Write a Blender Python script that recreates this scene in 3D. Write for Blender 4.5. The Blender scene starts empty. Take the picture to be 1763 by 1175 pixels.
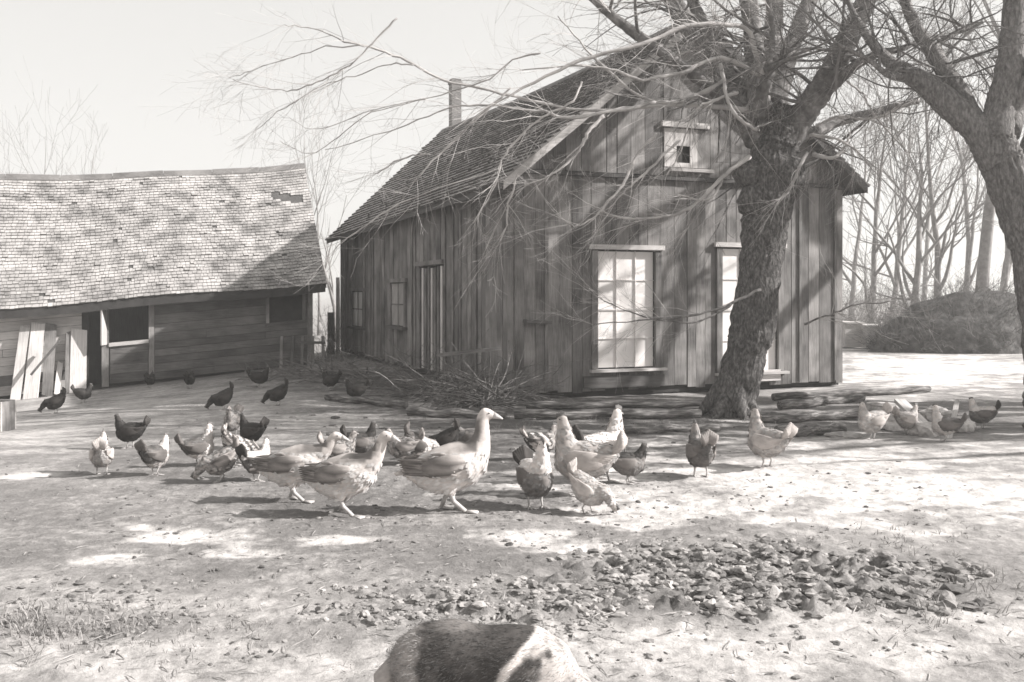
import bpy, bmesh, math, random
import numpy as np
from mathutils import Vector, Matrix, noise as mnoise

random.seed(7)
rng = np.random.default_rng(7)
scene = bpy.context.scene
COL = scene.collection
R = math.radians

# ------------------------------------------------------------------ camera
F, CX, HZ, CAMH = 1650.0, 881.0, 505.0, 1.75      # focal length / centre / horizon in photo pixels, eye height in m
cam = bpy.data.cameras.new('camera')
cam.sensor_width = 36.0
cam.lens = 36.0 * F / 1763.0
cam.shift_y = -(587.5 - HZ) / 1763.0
cam.clip_start, cam.clip_end = 0.1, 3000
camo = bpy.data.objects.new('camera', cam)
camo.location = (0, 0, CAMH)
camo.rotation_euler = (R(90), 0, 0)
COL.objects.link(camo)
scene.camera = camo

# ------------------------------------------------------------------ sky, sun, exposure
SUN_EL = R(32.0)
SUN_DIR = Vector((1.0, -0.06, 0)).normalized() * math.cos(SUN_EL) + Vector((0, 0, math.sin(SUN_EL)))   # towards the sun
w = bpy.data.worlds.new('World'); scene.world = w; w.use_nodes = True
nt = w.node_tree; nt.nodes.clear()
sky = nt.nodes.new('ShaderNodeTexSky'); sky.sky_type = 'NISHITA'; sky.sun_disc = False
sky.sun_elevation = SUN_EL
sky.sun_rotation = math.atan2(SUN_DIR.x, SUN_DIR.y)
sky.air_density = 1.0; sky.dust_density = 2.5; sky.ozone_density = 1.0
bw = nt.nodes.new('ShaderNodeRGBToBW')            # the photograph is black-and-white
tint = nt.nodes.new('ShaderNodeMixRGB'); tint.blend_type = 'MULTIPLY'; tint.inputs[0].default_value = 1
tint.inputs[2].default_value = (1.0, 0.985, 0.96, 1)
bg = nt.nodes.new('ShaderNodeBackground'); bg.inputs['Strength'].default_value = 0.105
wo = nt.nodes.new('ShaderNodeOutputWorld')
veil = nt.nodes.new('ShaderNodeMath'); veil.operation = 'MULTIPLY_ADD'   # thin white cloud over the whole sky
veil.inputs[1].default_value = 0.45; veil.inputs[2].default_value = 2.75
nt.links.new(sky.outputs[0], bw.inputs[0]); nt.links.new(bw.outputs[0], veil.inputs[0]); nt.links.new(veil.outputs[0], tint.inputs[1])
nt.links.new(tint.outputs[0], bg.inputs[0]); nt.links.new(bg.outputs[0], wo.inputs[0])
sl = bpy.data.lights.new('sun', 'SUN'); sl.energy = 5.0; sl.angle = R(0.6); sl.color = (1.0, 0.975, 0.95)
so = bpy.data.objects.new('sun', sl); so.rotation_euler = SUN_DIR.to_track_quat('Z', 'Y').to_euler()
so.location = (20, -5, 20)
COL.objects.link(so)
scene.view_settings.view_transform = 'Standard'
scene.view_settings.look = 'None'
scene.view_settings.gamma = 1.0
scene.cycles.filter_width = 1.6          # the soft drawing of an old box-camera lens
scene.view_settings.exposure = 1.05

# ------------------------------------------------------------------ terrain height and pixel helpers
def sstep(a, b, x):
    t = min(1.0, max(0.0, (x - a) / (b - a))); return t * t * (3 - 2 * t)

def gz(x, y):
    """ground height: the yard falls away to the left in front of the shed"""
    d = -(x + 4.2)
    d = 0.5 * (d + math.sqrt(d * d + 1.0)) - 0.1
    d = min(max(d, 0), 14)
    return -0.1 * d * sstep(8.5, 20, y)

def P(px, py, D):
    return Vector(((px - CX) / F * D, D, CAMH - (py - HZ) / F * D))

def G(px, py):
    """point of the ground seen at a photo pixel"""
    D = CAMH * F / max(py - HZ, 4)
    for _ in range(25):
        z = gz((px - CX) / F * D, D)
        D = 0.5 * D + 0.5 * (CAMH - z) * F / max(py - HZ, 4)
    x = (px - CX) / F * D
    return Vector((x, D, gz(x, D)))

def vnoise(x, y, seed=0):
    xi = np.floor(x).astype(np.int64); yi = np.floor(y).astype(np.int64)
    xf = x - xi; yf = y - yi
    def h(i, j):
        n = (i * 374761393 + j * 668265263 + seed * 1442695041) & 0x7fffffff
        n = ((n ^ (n >> 13)) * 1274126177) & 0x7fffffff
        return ((n ^ (n >> 16)) & 0xffff) / 65535.0
    u = xf * xf * (3 - 2 * xf); v = yf * yf * (3 - 2 * yf)
    return (h(xi, yi) * (1 - u) + h(xi + 1, yi) * u) * (1 - v) + (h(xi, yi + 1) * (1 - u) + h(xi + 1, yi + 1) * u) * v

def fbm(x, y, oct=4, seed=0):
    s = np.zeros_like(x); a = 0.5; f = 1.0
    for o in range(oct):
        s += a * vnoise(x * f, y * f, seed + o * 17); a *= 0.5; f *= 2.03
    return s / (1 - 0.5 ** oct)

# ------------------------------------------------------------------ materials (warm greys of an old print)
def grey(v):
    return (v * 1.0, v * 0.955, v * 0.93, 1)

def nodes_of(name):
    m = bpy.data.materials.new(name); m.use_nodes = True
    t = m.node_tree; b = t.nodes['Principled BSDF']
    return m, t, b

def N(t, kind, **kw):
    n = t.nodes.new(kind)
    for k, v in kw.items(): setattr(n, k, v)
    return n

def ramp(t, fac, stops):
    r = t.nodes.new('ShaderNodeValToRGB')
    e = r.color_ramp.elements
    while len(e) < len(stops): e.new(0.5)
    for i, (p, v) in enumerate(stops):
        e[i].position = p; e[i].color = grey(v)
    t.links.new(fac, r.inputs[0]); return r.outputs[0]

def math_(t, op, a, b=None):
    n = t.nodes.new('ShaderNodeMath'); n.operation = op
    for i, v in enumerate((a, b)):
        if v is None: continue
        if isinstance(v, (int, float)): n.inputs[i].default_value = v
        else: t.links.new(v, n.inputs[i])
    return n.outputs[0]

def mulcol(t, col, val):
    n = t.nodes.new('ShaderNodeMixRGB'); n.blend_type = 'MULTIPLY'; n.inputs[0].default_value = 1
    t.links.new(col, n.inputs[1]); t.links.new(val, n.inputs[2]); return n.outputs[0]

def wood(name, lo, hi, axis='Z', vary=0.5, rough=0.85, stain=0.35, attr=None):
    """weathered boards: grain along one axis, knots and water stains, each object its own tone"""
    m, t, b = nodes_of(name)
    tc = N(t, 'ShaderNodeTexCoord'); oi = N(t, 'ShaderNodeObjectInfo')
    rv = oi.outputs['Random']
    comb = N(t, 'ShaderNodeCombineXYZ')
    for i in range(3): t.links.new(math_(t, 'MULTIPLY', rv, (37.0, 61.0, 23.0)[i]), comb.inputs[i])
    add = N(t, 'ShaderNodeVectorMath', operation='ADD')
    t.links.new(tc.outputs['Object'], add.inputs[0]); t.links.new(comb.outputs[0], add.inputs[1])
    mp = N(t, 'ShaderNodeMapping'); t.links.new(add.outputs[0], mp.inputs[0])
    mp.inputs['Scale'].default_value = {'X': (1.2, 22, 22), 'Y': (22, 1.2, 22), 'Z': (22, 22, 1.2)}[axis]
    g = N(t, 'ShaderNodeTexNoise'); g.inputs['Scale'].default_value = 2.2; g.inputs['Detail'].default_value = 9; g.inputs['Roughness'].default_value = 0.72
    t.links.new(mp.outputs[0], g.inputs[0])
    s = N(t, 'ShaderNodeTexNoise'); s.inputs['Scale'].default_value = 1.7; s.inputs['Detail'].default_value = 5
    t.links.new(add.outputs[0], s.inputs[0])
    f = math_(t, 'ADD', math_(t, 'MULTIPLY', g.outputs[0], 1 - stain), math_(t, 'MULTIPLY', s.outputs[0], stain))
    col = ramp(t, f, [(0.36, lo), (0.5, (lo + hi) / 2), (0.64, hi)])
    tone = math_(t, 'ADD', math_(t, 'MULTIPLY', rv, vary), 1 - vary / 2)
    col = mulcol(t, col, tone)
    if attr:
        a = N(t, 'ShaderNodeAttribute', attribute_name=attr); col = mulcol(t, col, a.outputs['Color'])
    t.links.new(col, b.inputs['Base Color'])
    b.inputs['Roughness'].default_value = rough
    b.inputs['Specular IOR Level'].default_value = 0.25
    bp = N(t, 'ShaderNodeBump'); bp.inputs['Strength'].default_value = 0.5; bp.inputs['Distance'].default_value = 0.01
    t.links.new(g.outputs[0], bp.inputs['Height']); t.links.new(bp.outputs[0], b.inputs['Normal'])
    return m

def rough_mat(name, stops, scale=6.0, bump=0.4, dist=0.02, rough=0.95, vary=0.0, detail=8, stretch=None, attr=None, spec=0.15):
    m, t, b = nodes_of(name)
    tc = N(t, 'ShaderNodeTexCoord')
    mp = N(t, 'ShaderNodeMapping'); t.links.new(tc.outputs['Object'], mp.inputs[0])
    if stretch: mp.inputs['Scale'].default_value = stretch
    g = N(t, 'ShaderNodeTexNoise'); g.inputs['Scale'].default_value = scale; g.inputs['Detail'].default_value = detail; g.inputs['Roughness'].default_value = 0.62
    t.links.new(mp.outputs[0], g.inputs[0])
    col = ramp(t, g.outputs[0], stops)
    if vary:
        oi = N(t, 'ShaderNodeObjectInfo')
        col = mulcol(t, col, math_(t, 'ADD', math_(t, 'MULTIPLY', oi.outputs['Random'], vary), 1 - vary / 2))
    if attr:
        a = N(t, 'ShaderNodeAttribute', attribute_name=attr); col = mulcol(t, col, a.outputs['Color'])
    t.links.new(col, b.inputs['Base Color'])
    b.inputs['Roughness'].default_value = rough; b.inputs['Specular IOR Level'].default_value = spec
    if bump:
        bp = N(t, 'ShaderNodeBump'); bp.inputs['Strength'].default_value = bump; bp.inputs['Distance'].default_value = dist
        t.links.new(g.outputs[0], bp.inputs['Height']); t.links.new(bp.outputs[0], b.inputs['Normal'])
    return m

M = {}
M['plank_v'] = wood('weathered_vertical_boards', 0.06, 0.29, 'Z', 0.5, stain=0.55)
M['plank_x'] = wood('weathered_horizontal_boards', 0.055, 0.19, 'X', 0.55, stain=0.45)
M['pale_x'] = wood('pale_horizontal_wood', 0.32, 0.62, 'X', 0.35)
M['pale_v'] = wood('pale_upright_wood', 0.34, 0.66, 'Z', 0.35)
M['dark_wood'] = wood('dark_wood', 0.05, 0.13, 'Z', 0.3)
M['backing'] = rough_mat('dark_board_backing', [(0.3, 0.03), (0.7, 0.06)], 4)
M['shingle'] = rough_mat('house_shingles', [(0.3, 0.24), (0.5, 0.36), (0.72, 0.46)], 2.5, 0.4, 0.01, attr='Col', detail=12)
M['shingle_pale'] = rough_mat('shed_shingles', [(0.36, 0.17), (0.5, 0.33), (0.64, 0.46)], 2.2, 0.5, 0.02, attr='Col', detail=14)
M['bark'] = rough_mat('willow_bark', [(0.34, 0.045), (0.5, 0.105), (0.66, 0.22)], 16, 1.0, 0.04, stretch=(2.0, 2.0, 0.8))
M['limb'] = rough_mat('limb_bark', [(0.3, 0.06), (0.5, 0.14), (0.72, 0.29)], 8, 0.9, 0.03)
M['twig'] = rough_mat('pale_twigs', [(0.3, 0.22), (0.7, 0.54)], 3, 0.6, .01)
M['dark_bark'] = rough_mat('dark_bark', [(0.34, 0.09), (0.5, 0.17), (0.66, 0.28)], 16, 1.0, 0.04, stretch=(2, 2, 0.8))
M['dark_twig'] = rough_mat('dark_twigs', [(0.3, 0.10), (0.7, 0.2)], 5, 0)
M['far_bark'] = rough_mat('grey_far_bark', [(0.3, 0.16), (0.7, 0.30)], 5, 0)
M['mound'] = rough_mat('dark_earth', [(0.3, 0.035), (0.5, 0.07), (0.7, 0.13)], 6, 1.0, 0.05)
M['stone'] = rough_mat('pale_stone', [(0.3, 0.25), (0.5, 0.42), (0.7, 0.6)], 7, 0.6, 0.03, vary=0.4)
M['log'] = rough_mat('weathered_log', [(0.36, 0.05), (0.5, 0.14), (0.64, 0.30)], 7, 0.7, 0.02, vary=0.5, stretch=(0.6, 6, 6))
M['log_end'] = rough_mat('log_end_grain', [(0.3, 0.10), (0.7, 0.22)], 14, 0.4, 0.01)
M['clod'] = rough_mat('mud_clods', [(0.3, 0.16), (0.5, 0.30), (0.7, 0.46)], 14, 0.6, 0.01, attr='Col')
M['straw'] = rough_mat('dry_grass', [(0.3, 0.16), (0.7, 0.38)], 4, 0)
M['straw_pale'] = rough_mat('pale_straw', [(0.3, 0.42), (0.5, 0.58), (0.7, 0.7)], 12, 0.6, 0.02)
M['feather'] = rough_mat('feathers', [(0.3, 0.72), (0.5, 0.92), (0.7, 1.0)], 26, 0.5, 0.006, attr='Col', stretch=(0.5, 1, 1))
M['fur'] = rough_mat('fur_coat', [(0.3, 0.7), (0.5, 0.9), (0.7, 1.0)], 40, 0.5, 0.006, attr='Col', stretch=(0.35, 1, 1))
M['horn'] = rough_mat('beak_and_leg_horn', [(0.3, 0.34), (0.7, 0.5)], 30, 0.2, 0.003, rough=0.6)
M['comb'] = rough_mat('comb_skin', [(0.3, 0.10), (0.7, 0.17)], 40, 0.3, 0.003, rough=0.6)
M['eye'] = rough_mat('eye', [(0.3, 0.015), (0.7, 0.02)], 5, 0, rough=0.1, spec=0.5)
M['brick'], _t, _b = nodes_of('old_chimney_brick')
_tc = N(_t, 'ShaderNodeTexCoord'); _bt = N(_t, 'ShaderNodeTexBrick'); _bt.inputs['Scale'].default_value = 5
_bt.inputs['Color1'].default_value = grey(0.10); _bt.inputs['Color2'].default_value = grey(0.15); _bt.inputs['Mortar'].default_value = grey(0.2)
_mp = N(_t, 'ShaderNodeMapping'); _mp.inputs['Rotation'].default_value = (R(90), 0, 0)
_t.links.new(_tc.outputs['Object'], _mp.inputs[0]); _t.links.new(_mp.outputs[0], _bt.inputs[0]); _t.links.new(_bt.outputs[0], _b.inputs['Base Color'])
_b.inputs['Roughness'].default_value = 0.9
# white blind seen through old glass
M['pane'] = rough_mat('window_pane_over_white_blind', [(0.3, 0.76), (0.7, 0.86)], 2.5, 0.15, 0.01, rough=0.22, spec=0.5, vary=0.15)
M['sash'] = rough_mat('flaking_white_paint', [(0.3, 0.55), (0.7, 0.76)], 9, 0.3, 0.01)
M['dull_pane'] = rough_mat('dusty_window_pane', [(0.3, 0.26), (0.7, 0.42)], 3, 0.15, 0.01, rough=0.35, spec=0.4, vary=0.25)

# ------------------------------------------------------------------ mesh helpers
class MB:
    def __init__(s): s.v = []; s.f = []; s.c = []
    def add(s, vs, fs, col=None):
        o = len(s.v); s.v += [tuple(p) for p in vs]; s.f += [tuple(i + o for i in f) for f in fs]
        if col is not None: s.c += [col] * len(vs)
    def box(s, c, size, rot=None, col=None):
        hx, hy, hz = size[0] / 2, size[1] / 2, size[2] / 2
        vs = [Vector((x, y, z)) for x in (-hx, hx) for y in (-hy, hy) for z in (-hz, hz)]
        if rot is not None: vs = [rot @ p for p in vs]
        vs = [p + Vector(c) for p in vs]
        s.add(vs, [(0, 1, 3, 2), (4, 6, 7, 5), (0, 4, 5, 1), (2, 3, 7, 6), (0, 2, 6, 4), (1, 5, 7, 3)], col)
    def prism(s, poly, off, col=None):
        """polygon (list of points) extruded by the vector off"""
        n = len(poly); off = Vector(off)
        vs = [Vector(p) for p in poly] + [Vector(p) + off for p in poly]
        fs = [tuple(range(n))[::-1], tuple(range(n, 2 * n))] + [(i, (i + 1) % n, n + (i + 1) % n, n + i) for i in range(n)]
        s.add(vs, fs, col)
    def tube(s, pts, rad, n=6, rough=0.0, col=None, cap=True, furrow=0.0):
        pts = [Vector(p) for p in pts]; m = len(pts)
        up = Vector((0.3, 0.2, 0.93)); vs = []
        for i, p in enumerate(pts):
            t = (pts[min(i + 1, m - 1)] - pts[max(i - 1, 0)])
            t = t.normalized() if t.length > 1e-9 else Vector((0, 0, 1))
            a = t.cross(up)
            if a.length < 0.05: a = t.cross(Vector((1, 0, 0)))
            a.normalize(); b = t.cross(a); up = a.cross(t) if False else up
            for k in range(n):
                an = 2 * math.pi * k / n
                d = a * math.cos(an) + b * math.sin(an)
                r = rad[i]
                if rough: r *= 1 + rough * (mnoise.noise((p + d * r) * (1.6 / max(r, 0.03)) * 0.5) + 0.5 * mnoise.noise((p + d * r) * (4.0 / max(r, 0.03)) * 0.5))
                if furrow:      # ridged bark, furrows running along the stem
                    e_ = d * rad[i]; q = Vector((e_.x * 15, e_.y * 15, p.z * 2.6 + 3 * mnoise.noise(p * 1.5)))
                    r += furrow * (.5 - abs(mnoise.noise(q)) * 2.2) + furrow * .5 * (.4 - abs(mnoise.noise(q * 2.3 + Vector((5, 2, 8)))) * 1.6)
                vs.append(p + d * r)
        fs = [(i * n + k, i * n + (k + 1) % n, (i + 1) * n + (k + 1) % n, (i + 1) * n + k) for i in range(m - 1) for k in range(n)]
        if cap: fs += [tuple(range(n))[::-1], tuple(range((m - 1) * n, m * n))]
        s.add(vs, fs, col)
    def ell(s, pts, rad, n=14, col=None):
        """loft of ellipses in the xz plane: rad = (half width y, half thickness in plane)"""
        pts = [Vector(p) for p in pts]; m = len(pts); vs = []
        for i, p in enumerate(pts):
            t = (pts[min(i + 1, m - 1)] - pts[max(i - 1, 0)]).normalized()
            a = Vector((0, 1, 0)); a = (a - t * a.dot(t)).normalized(); b = t.cross(a)
            for k in range(n):
                an = 2 * math.pi * k / n
                vs.append(p + a * math.cos(an) * rad[i][0] + b * math.sin(an) * rad[i][1])
        fs = [(i * n + k, i * n + (k + 1) % n, (i + 1) * n + (k + 1) % n, (i + 1) * n + k) for i in range(m - 1) for k in range(n)]
        fs += [tuple(range(n))[::-1], tuple(range((m - 1) * n, m * n))]
        s.add(vs, fs, col)
    def mesh(s, name, mat=None, smooth=False):
        me = bpy.data.meshes.new(name); me.from_pydata(s.v, [], s.f)
        if s.c:
            a = me.color_attributes.new('Col', 'FLOAT_COLOR', 'POINT')
            buf = np.ones((len(s.v), 4), np.float32); c = np.array(s.c, np.float32)
            buf[:, 0] = c; buf[:, 1] = c; buf[:, 2] = c
            a.data.foreach_set('color', buf.ravel())
        if mat: me.materials.append(M[mat] if isinstance(mat, str) else mat)
        if smooth: me.polygons.foreach_set('use_smooth', np.ones(len(me.polygons), bool))
        me.update(); return me
    def build(s, name, mat=None, parent=None, smooth=False):
        return obj(name, s.mesh(name, mat, smooth), parent)

def obj(name, me, parent=None, loc=None):
    o = bpy.data.objects.new(name, me); COL.objects.link(o)
    if parent: o.parent = parent
    if loc is not None: o.location = loc
    return o

def tag(o, label, cat, group=None):
    o['label'] = label; o['category'] = cat
    if group: o['group'] = group
    return o

def thing(name, label, cat, loc=(0, 0, 0), rz=0, group=None):
    o = bpy.data.objects.new(name, None); COL.objects.link(o)
    o.location = loc; o.rotation_euler = (0, 0, rz); o.empty_display_size = 0.2
    return tag(o, label, cat, group)

def part_box(name, c, size, mat, parent, rot=None, jitter=0.0):
    """a box part with its own origin at its centre (so grain differs piece by piece)"""
    mb = MB(); mb.box((0, 0, 0), size)
    if jitter: mb.v = [(x + random.uniform(-1, 1) * jitter, y + random.uniform(-1, 1) * jitter * 0.5, z + random.uniform(-1, 1) * jitter) for x, y, z in mb.v]
    o = mb.build(name, mat, parent); o.location = c
    if rot is not None: o.rotation_euler = rot
    return o

def smooth_path(pts, sub=4):
    """Catmull-Rom through (vector, radius) control points"""
    out = []; n = len(pts)
    for i in range(n - 1):
        p0, p1, p2, p3 = pts[max(i - 1, 0)], pts[i], pts[i + 1], pts[min(i + 2, n - 1)]
        for k in range(sub):
            t = k / sub
            f = lambda a, b, c, d: 0.5 * ((2 * b) + (c - a) * t + (2 * a - 5 * b + 4 * c - d) * t * t + (3 * b - a - 3 * c + d) * t ** 3)
            out.append((f(p0[0], p1[0], p2[0], p3[0]), max(0.0015, f(p0[1], p1[1], p2[1], p3[1]))))
    out.append(pts[-1]); return out

# ================================================================== GROUND
def axis_samples(segs):
    out = [segs[0][0]]
    for a, b, n in segs: out += list(np.linspace(a, b, n + 1)[1:])
    return np.array(out)

xs = axis_samples([(-400, -60, 12), (-60, -14, 40), (-14, -4, 120), (-4, 4.5, 380), (4.5, 14, 120), (14, 60, 40), (60, 400, 12)])
ys = axis_samples([(-60, 0, 20), (0, 3, 25), (3, 6.6, 220), (6.6, 11, 130), (11, 20, 130), (20, 34, 70), (34, 100, 30), (100, 900, 16)])
GX, GY = np.meshgrid(xs, ys)
d_ = -(GX + 4.2); d_ = np.clip(0.5 * (d_ + np.sqrt(d_ * d_ + 1)) - 0.1, 0, 14)
tt = np.clip((GY - 8.5) / 11.5, 0, 1); tt = tt * tt * (3 - 2 * tt)
GZ = -0.1 * d_ * tt
Yc = np.maximum(GY, 1.5)
PX = CX + GX / Yc * F; PY = HZ + (CAMH - GZ) * F / Yc
PX = np.where(GY < 1.5, 0, PX); PY = np.where(GY < 1.5, 1400, PY)

NA = fbm(GX * 1.3, GY * 1.6, 4, 11) - 0.5; NB = fbm(GX * 3.2, GY * 5.0, 5, 51) - 0.5
def patch(cx, cy, rx, ry, soft=0.5, seed=1, warp=0.5):
    n = 0.45 * NA + 0.75 * NB
    d = np.sqrt(((PX - cx) / rx) ** 2 + ((PY - cy) / ry) ** 2) + n * warp * 3.2
    return np.clip((1 + soft / 2 - d) / soft, 0, 1)

mud = np.zeros_like(GX)
for cx, cy, rx, ry, v in [(960, 715, 500, 34, 1.0), (880, 780, 450, 52, 0.9), (330, 800, 300, 28, 0.62), (700, 660, 260, 30, 0.9),
                          (1230, 1005, 300, 62, 0.85), (820, 1045, 280, 32, 0.6), (620, 935, 640, 66, 0.55), (150, 900, 360, 70, 0.5),
                          (1560, 720, 180, 28, 0.8), (1650, 1000, 150, 50, 0.4), (300, 655, 300, 12, 0.5), (700, 860, 420, 44, 0.7), (120, 1075, 260, 40, .4)]:
    mud = np.maximum(mud, v * patch(cx, cy, rx, ry, 0.6, int(cx) % 91))
snow = np.zeros_like(GX)
for cx, cy, rx, ry, v in [(325, 925, 100, 14, .8), (215, 968, 66, 12, .75), (390, 952, 55, 6, .7), (600, 930, 80, 8, .8), (925, 930, 85, 18, .7),
                          (1440, 835, 400, 62, .8), (1150, 885, 130, 22, .7), (1600, 640, 170, 32, 1), (330, 705, 260, 28, .35), (560, 722, 130, 14, .55),
                          (60, 745, 130, 30, .45), (300, 1130, 420, 40, .35), (1300, 1120, 460, 50, .5), (350, 1050, 260, 24, .35), (40, 818, 60, 7, .7), (480, 760, 110, 10, .5)]:
    snow = np.maximum(snow, v * patch(cx, cy, rx, ry, 0.7, int(cx + cy) % 83, 1.1))
relief = 0.03 * (fbm(GX * 1.1, GY * 1.1, 4, 3) - 0.5) + 0.022 * (fbm(GX * 5, GY * 5, 4, 5) - 0.5)
clodzone = np.maximum(patch(1230, 1000, 290, 58, 0.5, 12), 0.8 * patch(840, 1045, 290, 26, 0.5, 13))
bil = np.abs(2 * fbm(GX * 7.0, GY * 7.0, 2, 8) - 1); bil2 = np.abs(2 * fbm(GX * 15, GY * 15, 3, 9) - 1)
relief += clodzone * (0.10 * (bil - 0.25) * (0.4 + 1.2 * fbm(GX * 2.2, GY * 2.2, 2, 31)) + 0.075 * (bil2 - 0.22))
relief += 0.016 * (fbm(GX * 12, GY * 12, 4, 21) - 0.5) * (GY < 12)
relief += (0.030 * (fbm(GX * 6.5, GY * 6.5, 3, 61) - .5) * np.clip(fbm(GX * .9, GY * .9, 2, 71) * 2 - .5, 0, 1) + 0.014 * (fbm(GX * 22, GY * 22, 2, 63) - .5)) * (GY < 9)
relief *= np.clip(1.2 - GY / 60, 0.2, 1) * (np.abs(GX) < 40)
relief -= snow * 0.006
GZ2 = GZ + relief
# ground stays below the sheds' floor line
nx, ny = len(xs), len(ys)
verts = np.stack([GX.ravel(), GY.ravel(), GZ2.ravel()], 1)
i = np.arange(nx * ny).reshape(ny, nx)
quads = np.stack([i[:-1, :-1].ravel(), i[:-1, 1:].ravel(), i[1:, 1:].ravel(), i[1:, :-1].ravel()], 1)
gme = bpy.data.meshes.new('ground')
gme.vertices.add(len(verts)); gme.vertices.foreach_set('co', verts.ravel())
gme.loops.add(quads.size); gme.loops.foreach_set('vertex_index', quads.ravel().astype(np.int32))
gme.polygons.add(len(quads)); gme.polygons.foreach_set('loop_start', np.arange(0, quads.size, 4, dtype=np.int32))
gme.polygons.foreach_set('loop_total', np.full(len(quads), 4, np.int32))
gme.update(); gme.validate()
gme.polygons.foreach_set('use_smooth', np.ones(len(gme.polygons), bool))
ca = gme.color_attributes.new('Soil', 'FLOAT_COLOR', 'POINT')
buf = np.ones((len(verts), 4), np.float32); buf[:, 0] = mud.ravel(); buf[:, 1] = snow.ravel(); buf[:, 2] = 0
ca.data.foreach_set('color', buf.ravel())
gm, t, b = nodes_of('yard_earth')
tc = N(t, 'ShaderNodeTexCoord')
at = N(t, 'ShaderNodeAttribute', attribute_name='Soil'); sep = N(t, 'ShaderNodeSeparateColor'); t.links.new(at.outputs['Color'], sep.inputs[0])
def gnoise(sc, det, ro=0.6, st=(1, 1, 1)):
    mp = N(t, 'ShaderNodeMapping'); mp.inputs['Scale'].default_value = st; t.links.new(tc.outputs['Object'], mp.inputs[0])
    g = N(t, 'ShaderNodeTexNoise'); g.inputs['Scale'].default_value = sc; g.inputs['Detail'].default_value = det; g.inputs['Roughness'].default_value = ro
    t.links.new(mp.outputs[0], g.inputs[0]); return g.outputs[0]
n1 = gnoise(0.9, 8, 0.62, (1, 1, 1)); n2 = gnoise(9, 8, 0.7); n3 = gnoise(45, 6, 0.7)
mix = math_(t, 'ADD', math_(t, 'ADD', math_(t, 'MULTIPLY', n1, 0.36), math_(t, 'MULTIPLY', n2, 0.36)), math_(t, 'MULTIPLY', n3, 0.28))
dry = ramp(t, mix, [(0.37, 0.14), (0.47, 0.23), (0.60, 0.33)])
wet = ramp(t, mix, [(0.36, 0.05), (0.5, 0.11), (0.62, 0.20)])
pale = ramp(t, mix, [(0.38, 0.36), (0.48, 0.54), (0.60, 0.66)])
def mask(ch, gain):
    v = math_(t, 'ADD', sep.outputs[ch], math_(t, 'MULTIPLY', math_(t, 'SUBTRACT', math_(t, 'ADD', math_(t, 'MULTIPLY', n2, 0.6), math_(t, 'MULTIPLY', n1, 0.4)), 0.5), gain))
    c = N(t, 'ShaderNodeClamp'); t.links.new(v, c.inputs[0]); return c.outputs[0]
mx = N(t, 'ShaderNodeMixRGB'); t.links.new(mask(0, 1.6), mx.inputs[0]); t.links.new(dry, mx.inputs[1]); t.links.new(wet, mx.inputs[2])
mx2 = N(t, 'ShaderNodeMixRGB'); t.links.new(mask(1, 2.0), mx2.inputs[0]); t.links.new(mx.outputs[0], mx2.inputs[1]); t.links.new(pale, mx2.inputs[2])
t.links.new(mx2.outputs[0], b.inputs['Base Color']); b.inputs['Roughness'].default_value = 0.95; b.inputs['Specular IOR Level'].default_value = 0.1
bp = N(t, 'ShaderNodeBump'); bp.inputs['Strength'].default_value = 0.8; bp.inputs['Distance'].default_value = 0.02
t.links.new(math_(t, 'ADD', n2, math_(t, 'MULTIPLY', n3, 0.5)), bp.inputs['Height']); t.links.new(bp.outputs[0], b.inputs['Normal'])
gme.materials.append(gm)
ground = obj('ground', gme); ground['kind'] = 'structure'

# ================================================================== HOUSE
HA = math.atan2(0.368, 0.93)
HOUSE_AT = Vector((0.04, 15.6, 0))
HW, HL = 6.62, 14.1
house = thing('board_house', 'old unpainted house of vertical boards with shingled gable roof and tall white-paned windows', 'house', HOUSE_AT, HA)
def fs(px): u = (px - CX) / F; return (15.6 * u - 0.04) / (0.93 - 0.368 * u)          # pixel column -> metres along the front
def fz(px, py): return CAMH - (py - HZ) / F * (15.6 + 0.368 * fs(px))
def st(px): u = (px - CX) / F; return (0.04 - 15.6 * u) / (0.368 + 0.93 * u)          # pixel column -> metres along the side
def sz(px, py): return CAMH - (py - HZ) / F * (15.6 + 0.93 * st(px))
def zl(y): return 3.80 - 0.12 * y / HL
def zridge(y): return 6.55 + 0.30 * y / HL - 0.10 * math.sin(math.pi * min(max(y / HL, 0), 1))
def zr(y): return 4.0 - 0.1 * y / HL
def roofz(x, y):
    if x <= HW / 2: return zl(y) + (zridge(y) - zl(y)) * x / (HW / 2)
    return zr(y) + (zridge(y) - zr(y)) * (HW - x) / (HW / 2)

# walls behind the boards
mb = MB(); mb.prism([(0.02, 0.05, 0.02), (HW - 0.02, 0.05, 0.02), (HW - 0.02, 0.05, roofz(HW, 0) - 0.06), (HW / 2, 0.05, roofz(HW / 2, 0) - 0.09), (0.02, 0.05, roofz(0, 0) - 0.06)], (0, 0.1, 0))
fwall = mb.build('front_wall', 'backing', house)
mb = MB(); mb.prism([(0.02, 0.153, 0.02), (0.02, HL - 0.16, 0.02), (0.02, HL - 0.16, zl(HL) - 0.06), (0.02, 0.153, zl(0) - 0.06)], (0.1, 0, 0))
swall = mb.build('side_wall', 'backing', house)
mb = MB(); mb.prism([(HW - 0.02, 0.153, 0.02), (HW - 0.02, HL - 0.16, 0.02), (HW - 0.02, HL - 0.16, zr(HL) - 0.06), (HW - 0.02, 0.153, zr(0) - 0.06)], (-0.1, 0, 0))
mb.build('side_wall', 'dark_wood', house)
mb = MB(); mb.prism([(0.02, HL - 0.15, 0.02), (HW - 0.02, HL - 0.15, 0.02), (HW - 0.02, HL - 0.15, roofz(HW, HL) - 0.06), (HW / 2, HL - 0.15, roofz(HW / 2, HL) - 0.06), (0.02, HL - 0.15, roofz(0, HL) - 0.06)], (0, 0.1, 0))
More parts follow.
